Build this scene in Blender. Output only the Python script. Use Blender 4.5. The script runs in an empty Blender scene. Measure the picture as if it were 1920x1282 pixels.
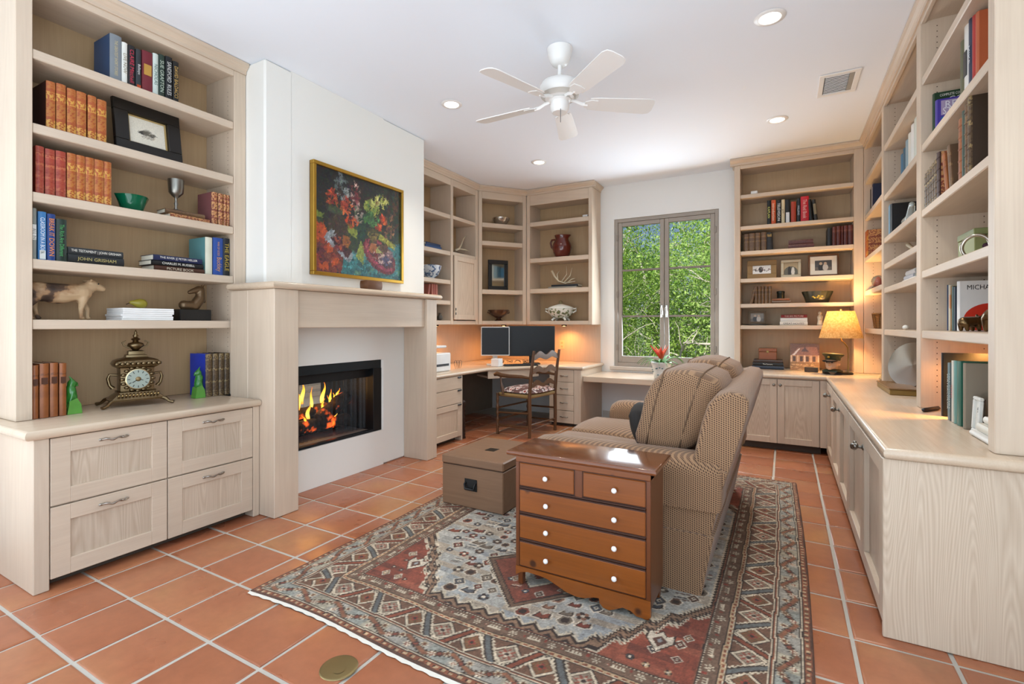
import bpy, bmesh, math, random
import numpy as np
from mathutils import Matrix, Vector
S = bpy.context.scene
COL = S.collection
PI = math.pi
# ------------------------------------------------------------------ camera
cam = bpy.data.cameras.new('camera'); cam_o = bpy.data.objects.new('camera', cam); COL.objects.link(cam_o)
cam.sensor_fit = 'HORIZONTAL'; cam.sensor_width = 36.0; cam.lens = 920 / 1920 * 36
cam.shift_y = -(641 - 608.5) / 1920
cam.clip_start = .02
cam_o.location = (0, 0, 1.25)
cam_o.rotation_euler = (PI / 2, 0, math.atan(512 / 920))
S.camera = cam_o
# ------------------------------------------------------------------ world, sun, daylight, exposure
W = bpy.data.worlds.new('sky'); S.world = W; W.use_nodes = True
wn = W.node_tree.nodes; wl = W.node_tree.links
sky = wn.new('ShaderNodeTexSky'); sky.sky_type = 'HOSEK_WILKIE'; sky.turbidity = 4.5; sky.ground_albedo = .4
sky.sun_direction = (-.35, -.62, .70)
wn['Background'].inputs['Strength'].default_value = 1.6
wl.new(sky.outputs[0], wn['Background'].inputs['Color'])
sl = bpy.data.lights.new('sun', 'SUN'); sl.energy = 5.2; sl.angle = .01; sl.color = (1, .96, .88)
so = bpy.data.objects.new('sun', sl); COL.objects.link(so); so.rotation_euler = Vector((-.35, -.62, .70)).to_track_quat('Z', 'Y').to_euler()
def area(name, loc, rot, sx, sy, e, col=(1, 1, 1), spread=PI):
    l = bpy.data.lights.new(name, 'AREA'); l.shape = 'RECTANGLE'; l.size = sx; l.size_y = sy; l.energy = e; l.color = col; l.spread = spread
    o = bpy.data.objects.new(name, l); COL.objects.link(o); o.location = loc; o.rotation_euler = rot
    return o
# daylight of the glazed side of the house behind the camera; of the garden window; and added fills
area('daylight_behind', (-.9, -2.9, 1.35), (PI / 2 + .25, 0, 0), 5.0, 2.4, 34, (.74, .88, 1))
area('ceiling_fill', (-1.0, -2.0, .05), (PI, 0, 0), 4.4, 3.2, 170, (.80, .91, 1))  # added upward fill at floor level, brightens the ceiling
area('side_fill', (1.18, -.9, 1.5), (PI / 2 + .1, 0, PI / 2), 2.6, 2.3, 62, (.74, .88, 1))  # added fill from the right, lifts the chimney and left drawer fronts
area('daylight_left', (-3.86, -1.2, 1.5), (PI / 2 + .1, 0, -PI / 2), 2.4, 2.2, 85, (.74, .88, 1))
area('daylight_window', (-1.34, 6.335, 1.68), (-PI / 2 + .16, 0, 0), 1.2, 1.85, 40, (.80, .91, 1))
S.view_settings.view_transform = 'Standard'; S.view_settings.look = 'None'; S.view_settings.gamma = 1
S.view_settings.use_curve_mapping = False
S.view_settings.exposure = 0.42
# ------------------------------------------------------------------ helpers
def C(h, k=1.0):
    r = [int(h[i:i + 2], 16) / 255 for i in (0, 2, 4)]
    return tuple((c / 12.92 if c <= .04045 else ((c + .055) / 1.055) ** 2.4) * k for c in r) + (1,)
MATS = {}
def nmat(name):
    m = bpy.data.materials.new(name); m.use_nodes = True
    return m, m.node_tree.nodes, m.node_tree.links, m.node_tree.nodes['Principled BSDF']
def N(nd, typ, **k):
    n = nd.new('ShaderNode' + typ)
    for a, v in k.items():
        if a[0].isupper(): n.inputs[a.replace('_', ' ')].default_value = v
        else: setattr(n, a, v)
    return n
def plain(h, rough=.5, metal=0.0, k=1.0, emit=0, coat=0, trans=0, ior=1.45, var=.06):
    key = (h, rough, metal, k, emit, coat, trans)
    if key in MATS: return MATS[key]
    m, nd, lk, p = nmat('m_' + h)
    c = C(h, k)
    p.inputs['Roughness'].default_value = rough; p.inputs['Metallic'].default_value = metal
    p.inputs['Coat Weight'].default_value = coat; p.inputs['Transmission Weight'].default_value = trans; p.inputs['IOR'].default_value = ior
    if emit:
        p.inputs['Base Color'].default_value = c
        p.inputs['Emission Color'].default_value = c; p.inputs['Emission Strength'].default_value = emit
    elif var and not trans:
        tc = N(nd, 'TexCoord'); no = N(nd, 'TexNoise', Scale=9.0, Detail=4.0)
        mx = N(nd, 'Mix', data_type='RGBA')
        mx.inputs[6].default_value = tuple(max(0, x * (1 - 2 * var)) for x in c[:3]) + (1,)
        mx.inputs[7].default_value = tuple(x * (1 + 2 * var) for x in c[:3]) + (1,)
        lk.new(tc.outputs['Object'], no.inputs['Vector']); lk.new(no.outputs[0], mx.inputs[0]); lk.new(mx.outputs[2], p.inputs['Base Color'])
    else: p.inputs['Base Color'].default_value = c
    MATS[key] = m
    return m
def ramp(nd, stops):
    r = N(nd, 'ValToRGB'); e = r.color_ramp.elements
    e[0].position = stops[0][0]; e[0].color = stops[0][1]; e[1].position = stops[-1][0]; e[1].color = stops[-1][1]
    for p, c in stops[1:-1]: e.new(p).color = c
    return r
def wood(name, ax, lo, hi, rough=.42, fine=.8, rings=12.0, sc=1.0, coat=0.0, knots=False, amp=.2):
    """limed or stained timber; grain runs along axis ax of the object"""
    m, nd, lk, p = nmat(name)
    tc = N(nd, 'TexCoord'); mp = N(nd, 'Mapping'); oi = N(nd, 'ObjectInfo')
    s = [5.5 * sc] * 3; s[ax] = .5 * sc; mp.inputs['Scale'].default_value = s
    ad = N(nd, 'VectorMath', operation='ADD'); ml = N(nd, 'VectorMath', operation='SCALE'); ml.inputs['Scale'].default_value = 37.0
    cx = N(nd, 'CombineXYZ')
    for i in range(3): lk.new(oi.outputs['Random'], cx.inputs[i])
    lk.new(cx.outputs[0], ml.inputs[0]); lk.new(tc.outputs['Object'], ad.inputs[0]); lk.new(ml.outputs[0], ad.inputs[1]); lk.new(ad.outputs[0], mp.inputs['Vector'])
    n1 = N(nd, 'TexNoise', Scale=.75, Detail=2.0, Roughness=.45); lk.new(mp.outputs[0], n1.inputs['Vector'])
    mu = N(nd, 'Math', operation='MULTIPLY'); mu.inputs[1].default_value = rings; lk.new(n1.outputs[0], mu.inputs[0])
    fr = N(nd, 'Math', operation='PINGPONG'); fr.inputs[1].default_value = .5; lk.new(mu.outputs[0], fr.inputs[0])
    mp2 = N(nd, 'Mapping'); s2 = [130.0 * sc] * 3; s2[ax] = 3.2 * sc; mp2.inputs['Scale'].default_value = s2; lk.new(ad.outputs[0], mp2.inputs['Vector'])
    n2 = N(nd, 'TexNoise', Scale=1.0, Detail=3.0, Roughness=.6); lk.new(mp2.outputs[0], n2.inputs['Vector'])
    m1 = N(nd, 'Math', operation='MULTIPLY_ADD'); m1.inputs[1].default_value = amp * 2; m1.inputs[2].default_value = .5 - amp / 2 - fine / 2; lk.new(fr.outputs[0], m1.inputs[0])
    m2 = N(nd, 'Math', operation='MULTIPLY_ADD'); m2.inputs[1].default_value = fine; lk.new(n2.outputs[0], m2.inputs[0]); lk.new(m1.outputs[0], m2.inputs[2])
    r = ramp(nd, [(.0, C(lo)), (1., C(hi))]); lk.new(m2.outputs[0], r.inputs[0])
    n3 = N(nd, 'TexNoise', Scale=1.6, Detail=2.0); lk.new(ad.outputs[0], n3.inputs['Vector'])
    hs = N(nd, 'HueSaturation'); mr = N(nd, 'MapRange'); mr.inputs[1].default_value = .3; mr.inputs[2].default_value = .7; mr.inputs[3].default_value = .93; mr.inputs[4].default_value = 1.06
    lk.new(n3.outputs[0], mr.inputs[0]); lk.new(mr.outputs[0], hs.inputs['Value']); lk.new(r.outputs[0], hs.inputs['Color'])
    out = hs.outputs[0]
    if knots:
        vo = N(nd, 'TexVoronoi', Scale=5.0); vo.inputs['Randomness'].default_value = 1.0
        lk.new(ad.outputs[0], vo.inputs['Vector'])
        kr = ramp(nd, [(.06, (1, 1, 1, 1)), (.11, (0, 0, 0, 1))]); lk.new(vo.outputs['Distance'], kr.inputs[0])
        mx = N(nd, 'Mix', data_type='RGBA'); mx.inputs[7].default_value = C('3f1c08'); lk.new(kr.outputs[0], mx.inputs[0]); lk.new(out, mx.inputs[6]); out = mx.outputs[2]
    lk.new(out, p.inputs['Base Color']); p.inputs['Roughness'].default_value = rough; p.inputs['Coat Weight'].default_value = coat
    p.inputs['Coat Roughness'].default_value = .12
    bp = N(nd, 'Bump', Strength=.12, Distance=.002); lk.new(n2.outputs[0], bp.inputs['Height']); lk.new(bp.outputs[0], p.inputs['Normal'])
    return m
OAK = [wood('limed_oak_%d' % i, i, 'c2ad98', 'd5c3ad') for i in range(3)]
OAKC = [wood('limed_oak_counter_%d' % i, i, 'c1ab93', 'd4c0a8', rough=.22) for i in range(3)]
OAKP = wood('limed_oak_panel', 2, 'b9a38c', 'd6c5b0', rings=64, fine=.9, amp=.5)
OAKB = wood('oak_backing_shaded', 2, 'ad8f6a', 'c1a27c')  # browner than the limed oak: warm shade inside the cases put into the colour
PINE = wood('stained_pine', 0, '6e380e', '8f4d17', rough=.3, coat=.3, knots=True)
PINEV = wood('stained_pine_dark', 2, '552a10', '6e3a18', rough=.3, coat=.3)
PINET = wood('stained_pine_top', 0, '5e3016', '764222', rough=.16, coat=.5)
TRUNKW = wood('trunk_wood', 0, '6f503a', '86664c', rough=.45)
CHAIRW = wood('walnut_chair', 2, '4a2f1c', '6b482b', rough=.35, coat=.2)
def paint(name, h, rough=.6, bump=.05, sc=35):
    m, nd, lk, p = nmat(name)
    tc = N(nd, 'TexCoord'); no = N(nd, 'TexNoise', Scale=float(sc), Detail=5.0); bp = N(nd, 'Bump', Strength=bump, Distance=.004)
    lk.new(tc.outputs['Object'], no.inputs['Vector']); lk.new(no.outputs[0], bp.inputs['Height']); lk.new(bp.outputs[0], p.inputs['Normal'])
    p.inputs['Base Color'].default_value = C(h); p.inputs['Roughness'].default_value = rough
    return m
WALL = paint('plaster_wall', 'ebebe8', .75, .12, 8); CEILM = paint('ceiling_paint', 'eaeff6', .8, .04, 20); WHITE = paint('white_enamel', 'eceae6', .35, .0)
STUCCO = paint('stucco', 'ebe9e2', .8, .2, 10)
BRASS = plain('9a8350', .35, .9); SILVER = plain('c9c6c0', .22, 1.0); PEWTER = plain('8b8880', .35, 1.0); BLACK = plain('141414', .5); STEEL = plain('5a5f63', .4, .8)
BRONZE = plain('5b4a34', .38, .9); ANTIQ = plain('7c6a4e', .32, 1.0); GOLD = plain('b08a3a', .3, .9); PAPER = plain('e6dfcc', .8); WHITEP = plain('ecebe8', .6)
# ------------------------------------------------------------------ mesh building
class MB:
    def __init__(s): s.v = []; s.f = []
    def add(s, v, f, M=None):
        o = len(s.v)
        s.v += [tuple(M @ Vector(p)) for p in v] if M is not None else [tuple(p) for p in v]
        s.f += [tuple(o + i for i in q) for q in f]
        return s
    def box(s, x0, x1, y0, y1, z0, z1, b=.0015, M=None):
        if x0 > x1: x0, x1 = x1, x0
        if y0 > y1: y0, y1 = y1, y0
        if z0 > z1: z0, z1 = z1, z0
        b = min(b, (x1 - x0) * .45, (y1 - y0) * .45, (z1 - z0) * .45)
        X = (x0, x1); Y = (y0, y1); Z = (z0, z1)
        if b <= 0:
            v = [(X[i], Y[j], Z[k]) for i in (0, 1) for j in (0, 1) for k in (0, 1)]
            return s.add(v, [(0, 1, 3, 2), (4, 6, 7, 5), (0, 4, 5, 1), (2, 3, 7, 6), (0, 2, 6, 4), (1, 5, 7, 3)], M)
        v = []; ix = {}
        for i in (0, 1):
            for j in (0, 1):
                for k in (0, 1):
                    p = [X[i], Y[j], Z[k]]; sg = [1 - 2 * i, 1 - 2 * j, 1 - 2 * k]
                    for a in range(3):
                        q = [p[t] + (0 if t == a else sg[t] * b) for t in range(3)]
                        ix[i, j, k, a] = len(v); v.append(tuple(q))
        f = []
        def q4(l):
            f.append(tuple(l))
        for d in (0, 1):
            q4([ix[d, 0, 0, 0], ix[d, 0, 1, 0], ix[d, 1, 1, 0], ix[d, 1, 0, 0]][::(1 if d == 0 else -1)])
            q4([ix[0, d, 0, 1], ix[1, d, 0, 1], ix[1, d, 1, 1], ix[0, d, 1, 1]][::(1 if d == 0 else -1)])
            q4([ix[0, 0, d, 2], ix[0, 1, d, 2], ix[1, 1, d, 2], ix[1, 0, d, 2]][::(1 if d == 0 else -1)])
        for i in (0, 1):
            for j in (0, 1):
                q4([ix[i, j, 0, 0], ix[i, j, 1, 0], ix[i, j, 1, 1], ix[i, j, 0, 1]])
                q4([ix[i, 0, j, 0], ix[i, 1, j, 0], ix[i, 1, j, 2], ix[i, 0, j, 2]])
                q4([ix[0, i, j, 1], ix[1, i, j, 1], ix[1, i, j, 2], ix[0, i, j, 2]])
                for k in (0, 1): f.append((ix[i, j, k, 0], ix[i, j, k, 1], ix[i, j, k, 2]))
        return s.add(v, f, M)
    def tube(s, pts, r, n=8, cap=True, M=None, sq=1.0):
        pts = [Vector(p) for p in pts]; rs = r if isinstance(r, (list, tuple)) else [r] * len(pts)
        v = []; f = []; ref = None
        for i, p in enumerate(pts):
            t = (pts[min(i + 1, len(pts) - 1)] - pts[max(i - 1, 0)]).normalized()
            if ref is None: ref = Vector((0, 0, 1)) if abs(t.z) < .9 else Vector((1, 0, 0))
            a = (ref - t * ref.dot(t)).normalized(); ref = a; b = t.cross(a)
            for k in range(n):
                an = 2 * PI * k / n; v.append(p + (a * math.cos(an) + b * math.sin(an) * sq) * rs[i])
        for i in range(len(pts) - 1):
            for k in range(n): f.append((i * n + k, i * n + (k + 1) % n, (i + 1) * n + (k + 1) % n, (i + 1) * n + k))
        if cap: f.append(tuple(range(n))[::-1]); f.append(tuple(range((len(pts) - 1) * n, len(pts) * n)))
        return s.add(v, f, M)
    def lathe(s, prof, n=20, c=(0, 0, 0), sx=1, sy=1, M=None, wob=None, cap=True):
        v = []; f = []
        for (r, z) in prof:
            for k in range(n):
                an = 2 * PI * k / n; rr = r * (1 if wob is None else wob(an, z)); v.append((c[0] + rr * math.cos(an) * sx, c[1] + rr * math.sin(an) * sy, c[2] + z))
        for i in range(len(prof) - 1):
            for k in range(n): f.append((i * n + k, i * n + (k + 1) % n, (i + 1) * n + (k + 1) % n, (i + 1) * n + k))
        if cap: f.append(tuple(range(n))[::-1]); f.append(tuple(range((len(prof) - 1) * n, len(prof) * n)))
        return s.add(v, f, M)
    def prism(s, poly, ax, a0, a1, M=None):
        """poly in the two other axes (x,y)/(x,z)/(y,z), extruded along ax"""
        def P(u, w, a): return {0: (a, u, w), 1: (u, a, w), 2: (u, w, a)}[ax]
        n = len(poly)
        v = [P(u, w, a0) for u, w in poly] + [P(u, w, a1) for u, w in poly]
        f = [tuple(range(n)), tuple(range(n, 2 * n))[::-1]] + [(i, (i + 1) % n, n + (i + 1) % n, n + i) for i in range(n)]
        return s.add(v, f, M)
    def ball(s, c, r, n=12, M=None):
        if not isinstance(r, (list, tuple)): r = (r, r, r)
        m = max(4, n // 2)
        v = [(c[0], c[1], c[2] - r[2])]
        for i in range(1, m):
            a = -PI / 2 + PI * i / m
            for k in range(n): b = 2 * PI * k / n; v.append((c[0] + r[0] * math.cos(a) * math.cos(b), c[1] + r[1] * math.cos(a) * math.sin(b), c[2] + r[2] * math.sin(a)))
        v.append((c[0], c[1], c[2] + r[2])); t = len(v) - 1
        f = [(0, 1 + (k + 1) % n, 1 + k) for k in range(n)]
        for i in range(m - 2):
            for k in range(n): f.append((1 + i * n + k, 1 + i * n + (k + 1) % n, 1 + (i + 1) * n + (k + 1) % n, 1 + (i + 1) * n + k))
        f += [(t, 1 + (m - 2) * n + k, 1 + (m - 2) * n + (k + 1) % n) for k in range(n)]
        return s.add(v, f, M)
    def puff(s, c, h, e=.35, n=9, M=None, bulge=0.0):
        """rounded cushion: half sizes h, roundness e"""
        v = []; f = []
        for a in range(3):
            for d in (-1, 1):
                o = len(v); u, w = (a + 1) % 3, (a + 2) % 3
                for i in range(n + 1):
                    for j in range(n + 1):
                        p = [0, 0, 0]; p[a] = d; p[u] = -1 + 2 * i / n; p[w] = -1 + 2 * j / n
                        q = Vector(p); L = q.length; m = max(abs(x) for x in q)
                        sph = q / L
                        q = q * (1 - e) + sph * (e * 1.18)
                        q = Vector([q[t] * h[t] for t in range(3)])
                        if bulge:
                            k = min(range(3), key=lambda t: h[t])
                            uu = [t for t in range(3) if t != k]
                            q[k] += bulge * h[k] * (1 if q[k] > 0 else -1) * (1 - p[uu[0]] ** 2) * (1 - p[uu[1]] ** 2) * (1 if a == k else 0)
                        v.append((c[0] + q.x, c[1] + q.y, c[2] + q.z))
                for i in range(n):
                    for j in range(n):
                        k = o + i * (n + 1) + j
                        f.append((k, k + n + 1, k + n + 2, k + 1) if d > 0 else (k, k + 1, k + n + 2, k + n + 1))
        return s.add(v, f, M)
    def build(s, name, mat, parent=None, sm=None, loc=None, rz=0, world=False, merge=False):
        me = bpy.data.meshes.new(name)
        off = Vector((0, 0, 0))
        if world:
            p = parent
            while p is not None: off = off + p.location; p = p.parent
        me.from_pydata([tuple(Vector(p) - off) for p in s.v] if world else s.v, [], s.f)
        if merge or True:
            bm = bmesh.new(); bm.from_mesh(me)
            if merge: bmesh.ops.remove_doubles(bm, verts=bm.verts, dist=1e-5)
            bmesh.ops.recalc_face_normals(bm, faces=bm.faces); bm.to_mesh(me); bm.free()
        if sm is not None: smooth(me, sm)
        me.materials.append(mat)
        o = bpy.data.objects.new(name, me); COL.objects.link(o)
        if parent: o.parent = parent
        if loc is not None: o.location = loc
        o.rotation_euler.z = rz
        return o
def smooth(me, deg):
    me.polygons.foreach_set('use_smooth', [True] * len(me.polygons))
    if deg < 179: me.set_sharp_from_angle(angle=math.radians(deg))
def thing(name, label, cat, loc=(0, 0, 0), rz=0, group=None, kind=None):
    o = bpy.data.objects.new(name, None); COL.objects.link(o); o.empty_display_size = .05
    o.location = loc; o.rotation_euler.z = rz
    return tag(o, label, cat, group, kind)
def tag(o, label=None, cat=None, group=None, kind=None):
    if label: o['label'] = label
    if cat: o['category'] = cat
    if group: o['group'] = group
    if kind: o['kind'] = kind
    return o
def bx(name, mat, parent, *a, b=.0015, sm=None): return MB().box(*a, b=b).build(name, mat, parent, sm)
def T(x, y, z, rz=0, rx=0, ry=0): return Matrix.Translation((x, y, z)) @ Matrix.Rotation(rz, 4, 'Z') @ Matrix.Rotation(ry, 4, 'Y') @ Matrix.Rotation(rx, 4, 'X')
# text: flat lettering meshes, made while the scene is nearly empty
_txt = {}
def text2d(s):
    if s in _txt: return _txt[s]
    cu = bpy.data.curves.new('t', 'FONT'); cu.body = s; cu.resolution_u = 2
    o = bpy.data.objects.new('t', cu); COL.objects.link(o)
    dg = bpy.context.evaluated_depsgraph_get(); me = o.evaluated_get(dg).to_mesh()
    v = [(p.co.x, p.co.y) for p in me.vertices]; f = [tuple(p.vertices) for p in me.polygons]
    o.evaluated_get(dg).to_mesh_clear(); bpy.data.objects.remove(o); bpy.data.curves.remove(cu)
    xs = [p[0] for p in v] or [0]; ys = [p[1] for p in v] or [0]
    cx, cy = (min(xs) + max(xs)) / 2, (min(ys) + max(ys)) / 2
    w, h = max(xs) - min(xs), max(ys) - min(ys)
    v = [((a - cx) / max(w, 1e-6), (b - cy) / max(h, 1e-6)) for a, b in v]
    _txt[s] = (v, f, w / max(h, 1e-6))
    return _txt[s]
def lettering(parent, s, mat, origin, ux, uy, w, h, name='lettering'):
    v, f, _ = text2d(s)
    o = Vector(origin); ux = Vector(ux); uy = Vector(uy)
    m = MB(); m.add([tuple(o + ux * (a * w) + uy * (b * h)) for a, b in v], f)
    return m.build(name, mat, parent)
def remeshed(mb, voxel, sub=0, smooth_it=4):
    """fuse overlapping solids into one continuous skin"""
    me = bpy.data.meshes.new('r'); me.from_pydata(mb.v, [], mb.f)
    bm = bmesh.new(); bm.from_mesh(me); bmesh.ops.recalc_face_normals(bm, faces=bm.faces); bm.to_mesh(me); bm.free()
    o = bpy.data.objects.new('r', me); COL.objects.link(o)
    md = o.modifiers.new('r', 'REMESH'); md.mode = 'VOXEL'; md.voxel_size = voxel
    if smooth_it: sm = o.modifiers.new('s', 'SMOOTH'); sm.iterations = smooth_it; sm.factor = .5
    dg = bpy.context.evaluated_depsgraph_get(); out = bpy.data.meshes.new_from_object(o.evaluated_get(dg))
    bpy.data.objects.remove(o); bpy.data.meshes.remove(me)
    smooth(out, 180)
    return out
def mesh_obj(name, me, mat, parent=None, loc=None, rz=0):
    me.materials.clear(); me.materials.append(mat)
    o = bpy.data.objects.new(name, me); COL.objects.link(o)
    if parent: o.parent = parent
    if loc is not None: o.location = loc
    o.rotation_euler.z = rz
    return o
# ================================================================== THE SETTING
CE = 3.10
LX, RX, BY = -3.88, 1.05, 6.36          # wall planes: left, right, back
def struct(o): o['kind'] = 'structure'; return o
# floor of terracotta tiles
def tile_mat():
    m, nd, lk, p = nmat('terracotta')
    tc = N(nd, 'TexCoord'); oi = N(nd, 'ObjectInfo'); ge = N(nd, 'NewGeometry')
    n1 = N(nd, 'TexNoise', Scale=2.4, Detail=3.0, Roughness=.5); lk.new(ge.outputs['Position'], n1.inputs['Vector'])
    r = ramp(nd, [(.2, C('985a3d')), (.48, C('a46546')), (.65, C('aa6f4c')), (.85, C('ae7a4e'))])
    a = N(nd, 'Math', operation='MULTIPLY_ADD'); a.inputs[1].default_value = .34; lk.new(oi.outputs['Random'], a.inputs[0])
    sb = N(nd, 'Math', operation='SUBTRACT'); sb.inputs[1].default_value = .17; lk.new(n1.outputs[0], sb.inputs[0]); lk.new(sb.outputs[0], a.inputs[2]); lk.new(a.outputs[0], r.inputs[0])
    n2 = N(nd, 'TexNoise', Scale=22.0, Detail=6.0, Roughness=.6); lk.new(ge.outputs['Position'], n2.inputs['Vector'])
    mr = N(nd, 'MapRange'); mr.inputs[1].default_value = .35; mr.inputs[2].default_value = .65; mr.inputs[3].default_value = .93; mr.inputs[4].default_value = 1.05; lk.new(n2.outputs[0], mr.inputs[0])
    hs = N(nd, 'HueSaturation'); lk.new(r.outputs[0], hs.inputs['Color']); lk.new(mr.outputs[0], hs.inputs['Value']); lk.new(hs.outputs[0], p.inputs['Base Color'])
    r2 = N(nd, 'MapRange'); r2.inputs[3].default_value = .22; r2.inputs[4].default_value = .36; lk.new(n1.outputs[0], r2.inputs[0]); lk.new(r2.outputs[0], p.inputs['Roughness'])
    return m
TERRA = tile_mat(); GROUT = paint('grout', 'b9b2a6', .85, .3, 60)
floor = struct(bx('floor', GROUT, None, -4.0, 1.25, -3.2, 6.55, -.12, -.006, b=0))
rnd = random.Random(5)
PX, PY, TX0, TY0 = .3176, .315, .2322, 2.373
def tile_mesh():
    w, h = PX / 2 - .008, PY / 2 - .0075
    pr = [(0, -.01), (0, -.004), (.004, -.0012), (.011, 0)]
    v = []; f = []
    for ins, z in pr:
        for sx, sy in ((-1, -1), (1, -1), (1, 1), (-1, 1)): v.append((sx * (w - ins), sy * (h - ins), z))
    for i in range(3):
        for k in range(4): f.append((i * 4 + k, i * 4 + (k + 1) % 4, i * 4 + 4 + (k + 1) % 4, i * 4 + 4 + k))
    f.append((12, 13, 14, 15))
    me = bpy.data.meshes.new('tile'); me.from_pydata(v, [], f); smooth(me, 30); me.materials.append(TERRA); return me
tm = tile_mesh(); far = MB()
for i in range(-14, 4):
    for j in range(-18, 11):
        cx, cy = TX0 + (i + .5) * PX, TY0 + (j + .5) * PY
        if cx > .98 or cx < -3.85: continue
        if cx > .55 and cy > 2.6 or cy > 5.75 and cx > -2.0 and cx > -.45: continue
        if cx < -3.35 and cy > 1.15 and cy < 3.85: continue
        if -1.95 < cx < -.12 and 1.65 < cy < 4.2: continue
        dep = .486 * -cx + .874 * cy
        if cy < .35 or (dep > 0 and cx < -3.4 and cy < 1.0):
            if cy > -3.1: far.add([tuple(p.co) for p in tm.vertices], [tuple(q.vertices) for q in tm.polygons], T(cx, cy, 0))
            continue
        o = bpy.data.objects.new('tile', tm); COL.objects.link(o); o.parent = floor
        o.location = (cx + rnd.uniform(-.0015, .0015), cy + rnd.uniform(-.0015, .0015), rnd.uniform(-.0012, .0004))
        o.rotation_euler = (rnd.uniform(-.003, .003), rnd.uniform(-.003, .003), rnd.uniform(-.004, .004))
ft = far.build('tile_field', TERRA, floor, 30); ft['kind'] = 'stuff'
struct(bx('ceiling', CEILM, None, -4.0, 1.25, -5.6, 6.56, CE, CE + .12, b=0))
struct(bx('wall_right', WALL, None, RX, RX + .15, .6, 6.56, -.01, CE, b=0))
wl_ = MB(); wl_.box(LX - .12, LX, -3.2, 2.30, -.01, CE, 0); wl_.box(LX - .12, LX, 3.34, 6.56, -.01, CE, 0); wl_.box(LX - .12, LX, 2.30, 3.34, .95, CE, 0); wl_.box(LX - .12, LX, 2.30, 3.34, -.01, .38, 0)
struct(wl_.build('wall_left', WALL))
WX0, WX1, WZ0, WZ1 = -1.985, -.695, .70, 2.645
wb = MB(); wb.box(LX - .12, WX0, BY, BY + .2, -.01, CE, 0); wb.box(WX1, RX + .15, BY, BY + .2, -.01, CE, 0); wb.box(WX0, WX1, BY, BY + .2, WZ1, CE, 0); wb.box(WX0, WX1, BY, BY + .2, -.01, WZ0, 0)
struct(wb.build('wall_back', WALL))
struct(bx('baseboard_back', plain('c9c2b8', .5), None, -2.14, -.5, BY - .014, BY - .001, .0, .10))
# chimney breast with the firebox opening
BXF, FY0, FY1, FZ0, FZ1 = -3.15, 2.36, 3.275, .31, .94
br = MB()
br.box(LX + .001, BXF, 2.137, FY0, 0, CE - .001, .012); br.box(LX + .001, BXF, FY1, 3.863, 0, CE - .001, .012)
br.box(LX + .001, BXF, FY0 - .013, FY1 + .013, FZ1, CE - .001, 0); br.box(LX + .001, BXF, FY0 - .013, FY1 + .013, 0, FZ0, 0)
struct(br.build('wall_chimney', STUCCO))
# ------------------------------------------------------------------ window with six panes
GLASS = None
def glass_mat():
    m, nd, lk, p = nmat('clear_glass')
    tr = N(nd, 'BsdfTransparent'); gl = N(nd, 'BsdfGlossy', Roughness=.02); mx = N(nd, 'MixShader'); fz = N(nd, 'Fresnel', IOR=1.12)
    lk.new(fz.outputs[0], mx.inputs[0]); lk.new(tr.outputs[0], mx.inputs[1]); lk.new(gl.outputs[0], mx.inputs[2]); lk.new(mx.outputs[0], nd['Material Output'].inputs['Surface'])
    return m
GLASS = glass_mat()
FRM = plain('a39a90', .5); FRMD = plain('8f867c', .5)
win = thing('window_1', 'grey two-leaf casement window with six panes behind the sofa', None, (-1.34, 6.40, WZ0), kind='structure')
def wbx(name, m, par, x0, x1, y0, y1, z0, z1, b=.003): return MB().box(x0, x1, y0, y1, z0, z1, b).build(name, m, par, world=True)
fm = MB(); y0, y1 = 6.375, 6.44
for a in ((WX0 + .001, WX0 + .045, WZ0 + .001, WZ1 - .001), (WX1 - .045, WX1 - .001, WZ0 + .001, WZ1 - .001), (WX0 + .045, WX1 - .045, WZ1 - .045, WZ1 - .001), (WX0 + .045, WX1 - .045, WZ0 + .001, WZ0 + .05)): fm.box(a[0], a[1], y0, y1, a[2], a[3], .003)
fm.build('window_frame', FRM, win, world=True)
MX = (WX0 + WX1) / 2
for (a, b, hx) in ((WX0 + .047, MX - .003, MX - .03), (MX + .003, WX1 - .047, MX + .03)):
    z0, z1 = WZ0 + .052, WZ1 - .047
    sash = MB(); sw = .052
    sash.box(a, a + sw, 6.385, 6.43, z0, z1, .004); sash.box(b - sw, b, 6.385, 6.43, z0, z1, .004)
    sash.box(a + sw, b - sw, 6.385, 6.43, z1 - sw, z1, .004); sash.box(a + sw, b - sw, 6.385, 6.43, z0, z0 + .085, .004)
    so_ = sash.build('sash', FRM, win, world=True)
    zs = [z0 + .085, 1.36, 1.965, z1 - sw]
    for k in range(3):
        lo, hi = zs[k] + (.012 if k else 0), zs[k + 1] - (.012 if k < 2 else 0)
        MB().box(a + sw, b - sw, 6.405, 6.411, lo, hi, 0).build('pane', GLASS, so_, world=True)
        if k: MB().box(a + sw, b - sw, 6.39, 6.425, zs[k] - .012, zs[k] + .012, .004).build('muntin', FRMD, so_, world=True)
    h = MB(); h.box(hx - .014, hx + .014, 6.372, 6.384, 1.34, 1.50, .004); h.tube([(hx, 6.372, 1.47), (hx, 6.35, 1.47), (hx, 6.34, 1.45), (hx, 6.345, 1.38)], [.008, .008, .009, .007], 8)
    h.build('handle', SILVER, so_, 40, world=True)
    for hz in (.95, 1.65, 2.40): MB().box(*((a - .02, a + .005) if a < MX - .3 else (b - .005, b + .02)), 6.366, 6.384, hz - .04, hz + .04, .003).build('hinge', FRMD, win, world=True)
struct(wbx('trim_1', plain('c4bcb2', .5), None, WX0 - .05, WX1 + .05, 6.325, 6.375, WZ0 - .045, WZ0 + .001, .006))
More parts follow.
